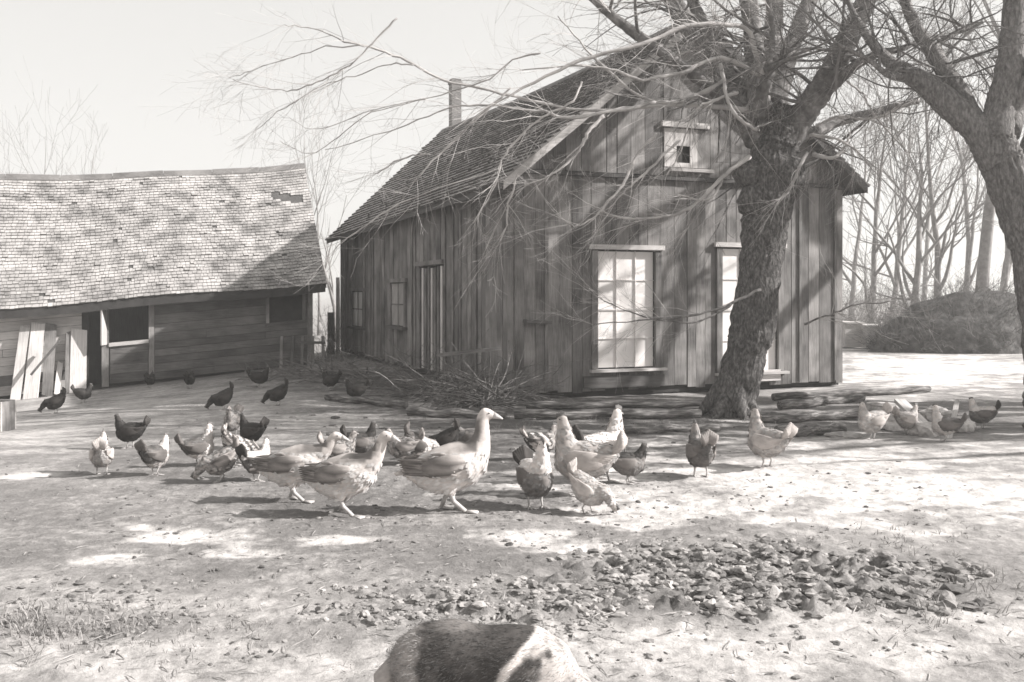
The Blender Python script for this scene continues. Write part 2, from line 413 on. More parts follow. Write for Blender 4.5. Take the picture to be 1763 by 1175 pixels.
mb.build('rear_wall', 'dark_wood', house)

def plank_poly(name, poly, off, mat, parent):
    c = sum((Vector(p) for p in poly), Vector()) / len(poly)
    m_ = MB(); m_.prism([Vector(p) - c for p in poly], off)
    o = m_.build(name, mat, parent); o.location = c; return o

openings = []        # on the front: (x0, x1, z0, z1)
W1 = (fs(1017), fs(1136), fz(1080, 634), fz(1080, 432))
W2 = (fs(1232), fs(1346), fz(1290, 640), fz(1290, 428))
WG = (fs(1142), fs(1222), fz(1180, 290), fz(1180, 222))
openings = [W1, W2, WG]
BELT = 3.74
def front_planks(z_of_x0, z_of_x1, gable):
    x = 0.16 if not gable else 0.25
    while x < HW - 0.16 - (0.12 if gable else 0):
        wd = random.uniform(0.17, 0.31); x1 = min(x + wd, HW - 0.16)
        for e_ in sorted([a[k] for a in openings for k in (0, 1) if (a[2] > BELT) == gable]):
            if x + 0.02 < e_ < x1 + 0.05: x1 = e_; break
        if HW - 0.16 - x1 < 0.1: x1 = HW - 0.16
        spans = [(z_of_x0, None)]
        zb = z_of_x0
        top = (lambda q: BELT - 0.035) if not gable else (lambda q: roofz(q, 0) - 0.07)
        cuts = sorted([(a[2], a[3]) for a in openings if a[0] < x1 - 0.02 and a[1] > x + 0.02 and (a[2] > BELT) == gable])
        segs = []; z0 = zb + random.uniform(-0.03, 0.05) * (not gable)
        for c0, c1 in cuts: segs.append((z0, c0 - 0.004, False)); z0 = c1 + 0.004
        segs.append((z0, None, True))
        y = -0.004 + random.uniform(-0.010, 0.006)
        g = 0.002 + random.random() * 0.004; lean = random.uniform(-0.006, 0.006)
        for a, bz, last in segs:
            if last: poly = [(x + g, y, a), (x1 - g, y, a), (x1 - g + lean, y, top(x1)), (x + g + lean, y, top(x))]
            else: poly = [(x + g, y, a), (x1 - g, y, a), (x1 - g, y, bz), (x + g, y, bz)]
            if min(poly[2][2] - poly[1][2], poly[3][2] - poly[0][2]) < 0.05: continue
            plank_poly('plank', poly, (0, 0.03, 0), 'plank_v', fwall)
        if not cuts and random.random() < 0.15 and not gable:
            plank_poly('batten', [(x1 - 0.03, -0.045, zb + 0.02), (x1 + 0.03, -0.045, zb + 0.02), (x1 + 0.03, -0.045, top(x1) - 0.01), (x1 - 0.03, -0.045, top(x1) - 0.01)], (0, 0.022, 0), 'plank_v', fwall)
        x = x1
front_planks(0.10, None, False)
front_planks(BELT + 0.05, None, True)
# belt board, corner boards
part_box('belt_board', (HW / 2, -0.05, BELT), (HW + 0.04, 0.055, 0.062), 'dark_wood', fwall)
for cx in (0.08, HW - 0.08): part_box('corner_board', (cx, -0.02, 1.88), (0.15, 0.045, 3.62), 'plank_v', fwall)
# side boards
y = 0.02
side_open = [(st(700), st(672), sz(686, 562), sz(686, 487)), (st(628), st(605), sz(617, 563), sz(617, 502)), (st(765), st(722), sz(745, 640), sz(745, 458))]
while y < HL - 0.2:
    wd = random.uniform(0.2, 0.34); y1 = min(y + wd, HL - 0.12)
    for e_ in sorted([a[k] for a in side_open for k in (0, 1)]):
        if y + 0.02 < e_ < y1 + 0.06: y1 = e_; break
    cuts = sorted([(a[2], a[3]) for a in side_open if a[0] < y1 - 0.03 and a[1] > y + 0.03])
    z0 = 0.10 + random.uniform(-0.04, 0.06); xo = -0.004 + random.uniform(-0.016, 0.010); g = random.uniform(0.003, 0.009)
    segs = []
    for c0, c1 in cuts: segs.append((z0, c0 - 0.004)); z0 = c1 + 0.004
    segs.append((z0, zl(y) - 0.05))
    for a, bz in segs:
        if bz - a < 0.05: continue
        plank_poly('plank', [(xo, y + g, a), (xo, y1 - g, a), (xo, y1 - g, bz), (xo, y + g, bz)], (0.03, 0, 0), 'plank_v', swall)
    if random.random() < 0.3 and not cuts:
        plank_poly('batten', [(-0.042, y1 - 0.03, 0.15), (-0.042, y1 + 0.03, 0.15), (-0.042, y1 + 0.03, zl(y1) - 0.07), (-0.042, y1 - 0.03, zl(y1) - 0.07)], (0.02, 0, 0), 'plank_v', swall)
    y = y1

def window_root(o, name='window', depth=0.047):
    x0, x1, z0, z1 = o
    return part_box(name, ((x0 + x1) / 2, depth, (z0 + z1) / 2), (x1 - x0 - 0.01, 0.004, z1 - z0 - 0.01), 'dark_wood', house)
def front_window(o, cols, rows, panemat, sashbar=True, headmat='pale_x'):
    x0, x1, z0, z1 = o; mx_, mz_ = (x0 + x1) / 2, (z0 + z1) / 2
    wd = window_root(o)
    def pb(n, c, s, m_): return part_box(n, (c[0] - mx_, c[1] - 0.047, c[2] - mz_), s, m_, wd)
    cw = 0.11
    pb('casing', (x0 + cw / 2, -0.02, mz_), (cw, 0.06, z1 - z0 - 0.01), 'plank_v')
    pb('casing', (x1 - cw / 2, -0.02, mz_), (cw, 0.06, z1 - z0 - 0.01), 'plank_v')
    pb('head', (mx_, -0.045, z1 + 0.055), (x1 - x0 + 0.10, 0.07, 0.08), headmat)
    pb('sill', (mx_ + 0.02, -0.07, z0 - 0.03), (x1 - x0 + 0.12, 0.10, 0.045), headmat)
    ix0, ix1, iz0, iz1 = x0 + cw + 0.01, x1 - cw - 0.01, z0 + 0.01, z1 - 0.01
    pw, ph = (ix1 - ix0) / cols, (iz1 - iz0) / rows
    for c in range(cols):
        for r in range(rows):
            pb('pane', (ix0 + (c + .5) * pw, 0.036, iz0 + (r + .5) * ph), (pw - 0.012, 0.012, ph - 0.012), panemat)
    for c in range(1, cols): pb('muntin', (ix0 + c * pw, 0.018, (iz0 + iz1) / 2), (0.013, 0.022, iz1 - iz0), 'sash')
    for r in range(1, rows):
        th = 0.03 if (sashbar and r == rows // 2) else 0.012
        pb('muntin', ((ix0 + ix1) / 2, 0.0215, iz0 + r * ph), (ix1 - ix0, 0.024, th), 'sash')
    return wd
front_window(W1, 3, 4, 'pane')
front_window(W2, 3, 4, 'pane')
# gable opening: boarded over but for a small black square
x0, x1, z0, z1 = WG
gw = part_box('gable_hatch', ((x0 + x1) / 2, 0.047, (z0 + z1) / 2), (x1 - x0 - 0.01, 0.004, z1 - z0 - 0.01), 'backing', house)
mx_, mz_ = (x0 + x1) / 2, (z0 + z1) / 2
hx0, hx1, hz0, hz1 = fs(1164), fs(1187), fz(1176, 281), fz(1176, 252)
def ghp(n, a0, a1, b0, b1, m_, y_=0.0, th=0.03): return part_box(n, ((a0 + a1) / 2 - mx_, y_ - 0.047, (b0 + b1) / 2 - mz_), (a1 - a0, th, b1 - b0), m_, gw)
ghp('board', x0 + .01, hx0 - .003, z0 + .01, z1 - .01, 'pale_v')
ghp('board', hx0, hx1, hz1, z1 - .01, 'pale_v', 0.003)
ghp('board', hx0, hx1, z0 + .01, hz0, 'pale_v', 0.004)
ghp('board', hx1 + .003, hx1 + .15, z0 + .01, z1 - .01, 'pale_v', -0.002)
ghp('board', hx1 + .156, x1 - .01, z0 + .01, z1 - .01, 'plank_v', 0.002)
ghp('head', x0 - .06, x1 - .05, z1 + .008, z1 + .10, 'pale_x', -0.04, 0.07)
ghp('sill', x0 + .1, x1 + .02, z0 - .07, z0 - .012, 'pale_x', -0.05, 0.1)
# low cellar hatch and shelf near the corner
part_box('shelf', (0.36, -0.11, 1.28), (0.45, 0.16, 0.05), 'plank_x', house, (0, R(3), 0))
# pale boards nailed below the windows
part_box('skirt_board', (2.0, -0.043, 0.255), (1.55, 0.03, 0.20), 'plank_x', fwall)
part_box('skirt_board', (4.75, -0.043, 0.26), (0.9, 0.03, 0.2), 'pale_x', fwall)
# side windows and lattice
def side_window(o, rows, cols):
    y0, y1, z0, z1 = o; my, mz = (y0 + y1) / 2, (z0 + z1) / 2
    wd = part_box('window', (0.016, my, mz), (0.004, y1 - y0 - 0.01, z1 - z0 - 0.01), 'dark_wood', house)
    def pb(n, c, s, m_): return part_box(n, (c[0] - 0.016, c[1] - my, c[2] - mz), s, m_, wd)
    for yy in (y0 + .06, y1 - .06): pb('casing', (-0.03, yy, mz), (0.05, 0.11, z1 - z0 - 0.01), 'plank_v')
    pb('head', (-0.035, my, z1 + .05), (0.06, y1 - y0 + .1, .09), 'plank_v')
    pb('sill', (-0.06, my, z0 - .035), (0.13, y1 - y0 + .1, .06), 'dark_wood')
    iy0, iy1 = y0 + .12, y1 - .12; pw = (iy1 - iy0) / cols; ph = (z1 - z0 - .02) / rows
    for c in range(cols):
        for r in range(rows): pb('pane', (0.004, iy0 + (c + .5) * pw, z0 + .01 + (r + .5) * ph), (0.012, pw - .02, ph - .02), 'dull_pane')
    for c in range(1, cols): pb('muntin', (-0.008, iy0 + c * pw, mz), (0.025, 0.03, z1 - z0 - .02), 'plank_v')
    for r in range(1, rows): pb('muntin', (-0.011, my, z0 + .01 + r * ph), (0.025, iy1 - iy0, .03), 'plank_v')
side_window(side_open[0], 2, 2); side_window(side_open[1], 2, 2)
y0, y1, z0, z1 = side_open[2]; my, mz = (y0 + y1) / 2, (z0 + z1) / 2
lat = part_box('slatted_door', (0.016, my, mz), (0.004, y1 - y0 - 0.01, z1 - z0 - 0.01), 'backing', house)
nsl = 8
for k in range(nsl):
    part_box('slat', (-0.04, -(y1 - y0) / 2 + (k + .5) * (y1 - y0) / nsl, random.uniform(-.02, .02)), (0.03, 0.10, z1 - z0 - .06), 'pale_v' if k % 3 == 0 else 'plank_v', lat)
for zz in (-0.7, 0.75): part_box('rail', (-0.012, 0, zz), (0.02, y1 - y0 - .02, .1), 'dark_wood', lat)
part_box('head', (-0.06, 0, (z1 - z0) / 2 + .06), (0.09, y1 - y0 + .15, .09), 'plank_v', lat)

# roof: deck, shingle courses laid one by one, rake and fascia boards
OV, RK = 0.32, 0.32
def deck(side):
    xe = -OV if side == 0 else HW + OV
    ms = MB()
    n = 10; top = []; 
    for k in range(n + 1):
        yy = -RK + (HL + 2 * RK) * k / n
        for xx in (xe, HW / 2): top.append(Vector((xx, yy, roofz(xx, yy))))
    bot = [p + Vector((0, 0, -0.05)) for p in top]
    vs = top + bot; o_ = len(top); fsx = []
    for k in range(n):
        a = 2 * k
        fsx += [(a, a + 1, a + 3, a + 2), (o_ + a, o_ + a + 2, o_ + a + 3, o_ + a + 1), (a, a + 2, o_ + a + 2, o_ + a)]
    fsx += [(0, o_, o_ + 1, 1), (2 * n, 2 * n + 1, o_ + 2 * n + 1, o_ + 2 * n)]
    ms.add(vs, fsx); return ms.build('roof_slope', 'dark_wood', house)
def shingles(ms, P0, U, V, nrm, length, slope, expo, wid, rowwarp=None, lo=0.75, hi=1.2, miss=0.01, lift=0.02, butt=0.4, jit=.012, skip=None):
    """P0 eave corner, U along the eave, V up the slope"""
    rows = int(slope / expo) + 1
    for r in range(rows):
        x = -random.random() * wid
        tone = random.uniform(0.93, 1.05)
        while x < length:
            wv = wid * random.uniform(0.6, 1.4); a, e = max(x, 0), min(x + wv, length); x += wv
            if e - a < 0.02 or random.random() < miss or (skip and skip(a, r * expo)): continue
            v0 = r * expo + random.uniform(-jit, jit) - 0.02; v1 = min(v0 + expo * 1.25, slope + 0.01)
            if v1 - v0 < 0.03: continue
            g = 0.004; th = lift + random.uniform(-0.004, 0.010) + (0.02 if random.random() < 0.04 else 0)
            q = [(a + g, v0, th), (e - g, v0, th + random.uniform(-.004, .004)), (e - g, v1, 0.004), (a + g, v1, 0.004)]
            pts = []
            for (uu, vv, hh) in q: 
                p = P0(uu, vv) + nrm * hh; pts.append(p)
            low = [P0(a + g, v0) , P0(e - g, v0)]
            c = tone * random.uniform(lo, hi)
            ms.add(pts, [(0, 1, 2, 3)], c)
            ms.add([low[0], low[1], pts[1], pts[0]], [(0, 1, 2, 3)], c * butt)      # butt end darkened to paint in the shadow line of each course
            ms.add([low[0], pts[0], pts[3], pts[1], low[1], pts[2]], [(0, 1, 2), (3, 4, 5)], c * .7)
for side in (0, 1):
    dk = deck(side)
    sl_len = math.hypot(HW / 2 + OV, roofz(HW / 2, 0) - roofz(-OV, 0))
    def P0(u, v, side=side, L=sl_len):
        yy = -RK - 0.03 + u; f_ = v / L
        xx = (-OV - 0.03 + (HW / 2 + OV + 0.03) * f_) if side == 0 else (HW + OV + 0.03 - (HW / 2 + OV + 0.03) * f_)
        return Vector((xx, yy, roofz(xx, yy) + 0.004))
    nrm = Vector((-0.64 if side == 0 else 0.61, 0, 0.77)).normalized()
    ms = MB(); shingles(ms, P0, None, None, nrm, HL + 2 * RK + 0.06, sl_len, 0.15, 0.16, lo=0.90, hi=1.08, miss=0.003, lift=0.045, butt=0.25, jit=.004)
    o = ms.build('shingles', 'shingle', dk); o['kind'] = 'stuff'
    xe = -OV if side == 0 else HW + OV
    for yy, nm in ((-RK - 0.028, 'rake_board'), (HL + RK + 0.028, 'rake_board')):
        a, c = Vector((xe, yy, roofz(xe, yy) - 0.075)), Vector((HW / 2 - (0.003 if side == 0 else -0.003), yy, roofz(HW / 2, yy) - 0.075))
        plank_poly(nm, [a + Vector((0, 0, -.075)), c + Vector((0, 0, -.075)), c + Vector((0, 0, .075)), a + Vector((0, 0, .075))], (0, 0.025, 0), 'pale_x' if side == 0 else 'plank_x', dk)
    plank_poly('fascia', [(xe - (.02 if side == 0 else -.02), -RK + .005, roofz(xe, 0) - .13), (xe - (.02 if side == 0 else -.02), HL + RK - .005, roofz(xe, HL) - .13),
                          (xe - (.02 if side == 0 else -.02), HL + RK - .005, roofz(xe, HL) - .01), (xe - (.02 if side == 0 else -.02), -RK + .005, roofz(xe, 0) - .01)], ((0.018 if side == 0 else -0.018), 0, 0), 'dark_wood', dk)
mb = MB()
for k in range(12):
    a, e = -RK + (HL + 2 * RK) * k / 12, -RK + (HL + 2 * RK) * (k + 1) / 12
    for sgn in (-1, 1):
        mb.prism([(HW / 2, a, roofz(HW / 2, a) + .045), (HW / 2 + sgn * .15, a, roofz(HW / 2 + sgn * .15, a) + .045), (HW / 2 + sgn * .15, a, roofz(HW / 2 + sgn * .15, a) + .065), (HW / 2, a, roofz(HW / 2, a) + .07)], (0, e - a - 0.004, roofz(HW / 2, e) - roofz(HW / 2, a)))
mb.build('ridge_cap', 'plank_x', house)
mb = MB(); mb.box((0, 0, 0), (0.30, 0.30, 1.9)); mb.box((0, 0, 0.98), (0.35, 0.35, 0.07)); mb.box((0, 0, 1.05), (0.29, 0.29, 0.08))
ch = mb.build('chimney', 'brick', house); ch.location = (HW / 2 - 0.02, 13.1, 7.12)

# ================================================================== SHED
SA = math.atan2(-0.368, -0.93)                     # local x runs from the right end to the left
SHED_AT = Vector((-5.2, 25.0, 0))
shed = thing('plank_shed', 'low sagging shed of horizontal planks under a broad pale shingle roof', 'shed', SHED_AT, 0)
SU, SV = Vector((-0.93, -0.368, 0)), Vector((-0.368, 0.93, 0))
SLEN, SDEP = 11.5, 6.0
def sdrop(u): return -0.083 * u
def S(u, v, z): return SU * u + SV * v + Vector((0, 0, z + sdrop(u)))       # shed-local metres
EAVE, RIDGE = 2.42, 5.42
def sroof(u, v): return EAVE + (RIDGE - EAVE) * (v / 3.0) - 0.10 * math.sin(math.pi * min(1, u / 8.0)) * (v / 3.0) - 0.03 * math.sin(u * 1.3)
def sbox(name, u0, u1, v0, v1, z0, z1, mat, parent, jit=0.0):
    pts = [S(u, v, z) for u in (u0, u1) for v in (v0, v1) for z in (z0, z1)]
    c = sum(pts, Vector()) / 8
    m_ = MB(); m_.add([p - c for p in pts], [(0, 2, 3, 1), (4, 5, 7, 6), (0, 1, 5, 4), (2, 6, 7, 3), (0, 4, 6, 2), (1, 3, 7, 5)])
    # turn the mesh so that its x axis runs along the board
    o = m_.build(name, mat, parent); rot = Matrix.Rotation(-HA, 4, 'Z')
    for v_ in o.data.vertices: v_.co = rot @ v_.co
    o.rotation_euler = (0, 0, HA); o.location = c - (parent.location if parent is not shed and parent else Vector())
    return o
back = sbox('front_wall', 5.35, SLEN, 0.03, 0.08, -0.15, 2.35, 'backing', shed)
def put(o, par):
    if par is not shed: pass
    return o
def sub_sbox(par, *a, **k):
    """a sub-part of a shed part"""
    o = sbox(a[0], *a[1:], shed, **k)
    wm = Matrix.Translation(o.location) @ Matrix.Rotation(HA, 4, 'Z')
    pm = Matrix.Translation(par.location) @ Matrix.Rotation(par.rotation_euler.z, 4, 'Z')
    o.parent = par; rel = pm.inverted() @ wm
    o.location = rel.to_translation(); o.rotation_euler = rel.to_euler(); return o
wall_r = sbox('front_wall', 0.06, 4.0, 0.031, 0.08, -0.1, 2.35, 'backing', shed)
sbox('end_wall', 0.02, 0.08, 0.09, SDEP, -0.1, 2.3, 'dark_wood', shed)
sbox('rear_wall', 0.09, SLEN, SDEP - 0.1, SDEP, -0.2, 2.3, 'dark_wood', shed)
mb = MB(); mb.prism([S(0.03, 0.1, 2.3), S(0.03, SDEP, 2.3), S(0.03, 3.0, RIDGE - 0.15)], SU * 0.05); mb.build('gable_end', 'dark_wood', shed)
WIN = (0.25, 1.13, 1.07, 1.84)
for (par, ua, ub) in ((wall_r, 0.14, 3.86), (back, 5.50, SLEN)):
    z = -0.06
    while z < 2.3:
        h = random.uniform(0.17, 0.24); z1 = min(z + h, 2.34)
        cuts = [(ua, ub)]
        if par is wall_r and z1 > WIN[2] + .02 and z < WIN[3] - .02: cuts = [(ua, WIN[0]), (WIN[1], ub)]
        elif random.random() < 0.6:
            m_ = random.uniform(ua + 1, ub - 1); cuts = [(ua, m_ - .004), (m_ + .004, ub)]
        for (a, e) in cuts:
            if e - a > .05: sub_sbox(par, 'plank', a, e, -0.008 + random.uniform(-.012, .006), 0.028, z + .005, z1 - .004, 'plank_x' if par is wall_r or random.random() < .08 else 'pale_x')  # boards pale on the sunlit left, dark on the right: shade put in colour
        z = z1
sub_sbox(wall_r, 'corner_post', 0.0, 0.135, -0.02, 0.025, -0.1, 2.33, 'plank_v')
sub_sbox(wall_r, 'door_jamb', 3.87, 4.0, -0.03, 0.02, -0.05, 2.33, 'plank_v')
for a, e, c, d in ((WIN[0] - .06, WIN[0] + .02, WIN[2], WIN[3]), (WIN[1] - .02, WIN[1] + .06, WIN[2], WIN[3])): sub_sbox(wall_r, 'window_casing', a, e, -0.035, -0.02, c + .003, d - .003, 'plank_v')
sub_sbox(wall_r, 'window_sill', WIN[0] - .1, WIN[1] + .1, -0.06, -0.021, WIN[2] - .07, WIN[2], 'plank_x')
sub_sbox(wall_r, 'window_head', WIN[0] - .1, WIN[1] + .1, -0.036, -0.021, WIN[3], WIN[3] + .08, 'plank_x')
# doorway: dark inside, closed lower leaf, upper leaf swung outward
hd = sbox('lower_door', 4.01, 4.88, 0.0, 0.035, -0.05, 0.92, 'plank_x', shed)
for k in range(4): sub_sbox(hd, 'board', 4.02, 4.87, -0.022, -0.003, -0.04 + k * .235, -0.04 + k * .235 + .228, 'plank_x')
sub_sbox(hd, 'ledge', 4.0, 4.9, -0.07, -0.023, 0.86, 0.95, 'pale_x')
sbox('door_post', 4.9, 5.06, -0.04, 0.06, -0.1, 2.33, 'plank_v', shed)
ld = (-SV * .97 + SU * .26).normalized(); ln = Vector((0, 0, 1)).cross(ld).normalized(); hg = S(4.97, -.05, 0)
def leaf(name, a0, a1, n0, n1, z0, z1, mat, par):
    m_ = MB(); m_.prism([hg + ld * a0 + ln * n0 + Vector((0, 0, z0)), hg + ld * a1 + ln * n0 + Vector((0, 0, z0)), hg + ld * a1 + ln * n0 + Vector((0, 0, z1)), hg + ld * a0 + ln * n0 + Vector((0, 0, z1))], ln * (n1 - n0))
    return m_.build(name, mat, par)
ud = leaf('upper_door', 0, .40, 0, .03, .92, 2.02, 'pale_v', shed)
leaf('batten', .04, .36, -.025, -.002, 1.1, 1.2, 'plank_x', ud); leaf('batten', .04, .36, -.025, -.002, 1.72, 1.82, 'plank_x', ud)
sbox('interior_partition', 3.4, 5.7, 2.4, 2.45, -0.3, 2.4, 'dark_wood', shed)
# roof
def SP(u, v): return S(u, v, sroof(u, v))
ROV = 0.42
ms = MB(); n = 14
top = []
for k in range(n + 1):
    u = -0.25 + (SLEN + 0.25) * k / n
    for v in (-ROV, 3.0): top.append(SP(u, v))
bot = [p - Vector((0, 0, .06)) for p in top]; o_ = len(top); fx = []
for k in range(n):
    a = 2 * k; fx += [(a, a + 2, a + 3, a + 1), (o_ + a, o_ + a + 1, o_ + a + 3, o_ + a + 2), (a, o_ + a, o_ + a + 2, a + 2)]
fx += [(0, 1, o_ + 1, o_), (2 * n, o_ + 2 * n, o_ + 2 * n + 1, 2 * n + 1)]
ms.add(top + bot, fx); srf = ms.build('roof_slope', 'dark_wood', shed)
sl_len = math.hypot(3 + ROV, RIDGE - EAVE + 0.42)
def P0(u, v): return SP(-0.28 + u, -ROV - 0.03 + (3 + ROV + .03) * v / sl_len) + Vector((0, 0, .004))
nrm = (-SV * 0.707 + Vector((0, 0, .707))).normalized()
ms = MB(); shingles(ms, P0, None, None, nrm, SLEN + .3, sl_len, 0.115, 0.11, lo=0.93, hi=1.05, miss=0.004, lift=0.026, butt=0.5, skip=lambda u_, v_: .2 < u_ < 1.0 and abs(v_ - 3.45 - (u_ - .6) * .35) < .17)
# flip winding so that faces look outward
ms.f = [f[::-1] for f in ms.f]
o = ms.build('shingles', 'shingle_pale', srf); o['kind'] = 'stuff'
ms = MB(); top = []
for k in range(n + 1):
    u = -0.25 + (SLEN + 0.25) * k / n
    for v in (3.004, 6.3): top.append(S(u, v, sroof(u, 6.0 - v)))
bot = [p - Vector((0, 0, .06)) for p in top]; fx = []
for k in range(n):
    a = 2 * k; fx += [(a, a + 2, a + 3, a + 1), (o_ + a, o_ + a + 1, o_ + a + 3, o_ + a + 2)]
ms.add(top + bot, fx); ms.build('roof_slope', 'plank_x', shed)
ms = MB()
for k in range(9):
    u0, u1 = -0.28 + 11.6 * k / 9, -0.28 + 11.6 * (k + 1) / 9 - .01
    zo = 0.045 + (k % 2) * .012
    ms.add([SP(u0, 2.88) + Vector((0, 0, zo)), SP(u1, 2.88) + Vector((0, 0, zo)), SP(u1, 3.0) + Vector((0, 0, zo + .03)), SP(u0, 3.0) + Vector((0, 0, zo + .03)),
            SP(u0, 2.88) + Vector((0, 0, zo - .03)), SP(u1, 2.88) + Vector((0, 0, zo - .03)), SP(u1, 3.0) + Vector((0, 0, zo)), SP(u0, 3.0) + Vector((0, 0, zo))],
           [(0, 1, 2, 3), (0, 4, 5, 1), (1, 5, 6, 2), (2, 6, 7, 3), (3, 7, 4, 0), (4, 7, 6, 5)])
ms.build('ridge_board', 'plank_x', shed)
sub = MB()
p = [SP(-.25, -ROV) - Vector((0, 0, .01)), SP(-.25, 3.0) - Vector((0, 0, .01))]
sub.prism([p[0], p[1], p[1] - Vector((0, 0, .13)), p[0] - Vector((0, 0, .13))], -SU * .03); sub.build('rake_board', 'plank_x', shed)
sub = MB()
for k in range(10):
    u0, u1 = -.25 + 11.7 * k / 10, -.25 + 11.7 * (k + 1) / 10
    a, c = SP(u0, -ROV - .004) - Vector((0, 0, .005)), SP(u1, -ROV - .004) - Vector((0, 0, .005))
    sub.prism([a, c, c - Vector((0, 0, .24)), a - Vector((0, 0, .24))], -SV * .02)
sub.build('fascia', 'backing', shed)  # deep and near black, so it also paints the shadow under the eave

# ================================================================== TREES
def grow(mb, p, d, length, r, depth, droop=0.25, wander=0.35, kids=(2, 4), minr=0.0022, nside=4, shrink=0.55):
    n = max(4, int(length / 0.16)); n = min(n, 11)
    pts, rad = [p.copy()], [r]; d = d.normalized(); q = p.copy()
    for k in range(n):
        d = (d + Vector((random.gauss(0, wander), random.gauss(0, wander), random.gauss(0, wander))) * 0.35 + Vector((0, 0, -droop * 0.16 + (0.05 if k > n * 0.6 else 0)))).normalized()
        q = q + d * (length / n); pts.append(q.copy()); rad.append(max(minr, r * (1 - 0.75 * (k + 1) / n)))
    mb.tube(pts, rad, nside if r < 0.02 else 6, cap=False)
    if depth > 0:
        for _ in range(random.randint(*kids)):
            k = random.randint(1, n - 1)
            dd = (pts[k + 1] - pts[k]).normalized()
            ax = Vector((random.gauss(0, 1), random.gauss(0, 1), random.gauss(0, 1))).normalized()
            nd = (dd + ax * random.uniform(0.45, 0.9)).normalized()
            grow(mb, pts[k], nd, length * random.uniform(0.4, 0.75), max(minr, rad[k] * shrink), depth - 1, droop, wander, kids, minr, nside, shrink)
    return pts, rad

def traced(ctrl, sub=5):
    """(pixel x, pixel y, distance, width in pixels) -> smooth path in metres"""
    return smooth_path([(P(a, b_, D), 0.5 * wpx * D / F) for a, b_, D, wpx in ctrl], sub)

def jitter_path(path, amt):
    out = []
    for p, r in path:
        o = Vector((mnoise.noise(p * 2.3), mnoise.noise(p * 2.3 + Vector((9, 3, 1))), mnoise.noise(p * 2.3 + Vector((2, 7, 5))))) * amt
        out.append((p + o, r))
    return out

def bare_limb(name, tree, ctrl, mat, rough=0.12, n=9, amt=0.03, sub=6, kink=0.0, furrow=0.0):
    path = jitter_path(traced(ctrl, sub), amt)
    if kink:        # angular joints and swollen nodes like a real branch
        path = [(p + Vector((random.gauss(0, kink), random.gauss(0, kink), random.gauss(0, kink))) * (.6 if i_ % 2 else .2), r * random.uniform(.85, 1.2)) for i_, (p, r) in enumerate(path)]
    m_ = MB(); m_.tube([p for p, r in path], [r for p, r in path], n, rough, furrow=furrow)
    # knobs and cut stubs
    o = m_.build(name, mat, tree, smooth=True); return o, path

TB = G(1262, 716)
tree = thing('willow_tree', 'gnarled leaning old tree with drooping bare branches in front of the house', 'tree')
path = jitter_path(traced([(1258, 728, TB.y, 84), (1262, 700, TB.y, 70), (1278, 640, TB.y + .02, 68), (1292, 570, TB.y + .05, 72), (1306, 480, TB.y + .1, 70), (1316, 400, TB.y + .15, 74), (1324, 330, TB.y + .2, 86), (1332, 270, TB.y + .25, 80), (1344, 215, TB.y + .3, 62), (1352, 185, TB.y + .3, 40)], 18), 0.02)
mb = MB(); mb.tube([p for p, r in path], [r for p, r in path], 120, 0.15, furrow=.030)
# root flare
for a in range(7):
    an = a * 2 * math.pi / 7 + 0.3; e = TB + Vector((math.cos(an), math.sin(an), 0)) * random.uniform(0.40, 0.56); e.z = -0.06
    s_ = TB + Vector((math.cos(an) * .12, math.sin(an) * .12, random.uniform(.35, .5)))
    mb.tube([s_, (s_ + e) / 2 + Vector((0, 0, -.05)), e], [.12, .09, .03], 14, .3)
# burl
for bx, by, br in ((1300, 345, 34), (1352, 300, 36), (1290, 300, 28)):
    c = P(bx, by, TB.y + .1); rr = br * TB.y / F
    mb.tube([c + Vector((0, 0, -rr)), c + Vector((0, 0, -rr * .6)), c, c + Vector((0, 0, rr * .6)), c + Vector((0, 0, rr))], [rr * .2, rr * .8, rr, rr * .8, rr * .2], 20, .35)
mb.build('trunk', 'bark', tree, smooth=True)
D0 = TB.y
limbs = [
 [(1345, 250, D0 + .3, 52), (1388, 190, D0 + .2, 46), (1420, 140, D0, 42), (1452, 80, D0 - .1, 38), (1480, 25, D0 - .1, 34), (1520, -60, D0, 28)],
 [(1315, 250, D0 + .3, 50), (1306, 170, D0 + .5, 40), (1298, 90, D0 + .6, 34), (1290, 20, D0 + .8, 30), (1280, -80, D0 + 1, 24)],
 [(1310, 235, D0 + .4, 60), (1262, 150, D0 + .9, 46), (1215, 85, D0 + 1.3, 38), (1165, 15, D0 + 1.6, 32), (1130, -60, D0 + 1.8, 26)],
 [(1290, 215, D0 + .2, 34), (1235, 160, D0 + .1, 26), (1175, 115, D0 - .1, 20), (1105, 65, D0 - .2, 18), (1035, 12, D0 - .2, 15), (990, -30, D0, 12)],
 [(1255, 140, D0 + .6, 26), (1225, 70, D0 + .8, 22), (1190, 0, D0 + 1, 18), (1170, -60, D0 + 1, 14)],
 [(1300, 200, D0, 30), (1322, 120, D0 - .3, 14), (1330, 60, D0 - .4, 10), (1318, -20, D0 - .5, 8)],
 [(1428, 150, D0, 24), (1465, 118, D0 - .2, 18), (1505, 95, D0 - .3, 13), (1560, 80, D0 - .2, 9), (1610, 60, D0, 5)],
 [(1350, 235, D0 + .4, 40), (1400, 230, D0 + 1.0, 20), (1460, 205, D0 + 1.6, 15), (1540, 185, D0 + 2.2, 11), (1580, 175, D0 + 2.4, 8)],
 [(1330, 190, D0 + .7, 40), (1360, 90, D0 + 1.6, 30), (1400, -20, D0 + 2.4, 24), (1430, -140, D0 + 3, 18)],
 [(1320, 200, D0 + .7, 44), (1330, 60, D0 + 1.9, 32), (1330, -80, D0 + 2.6, 24), (1300, -220, D0 + 3, 18)],
]
limb_paths = []
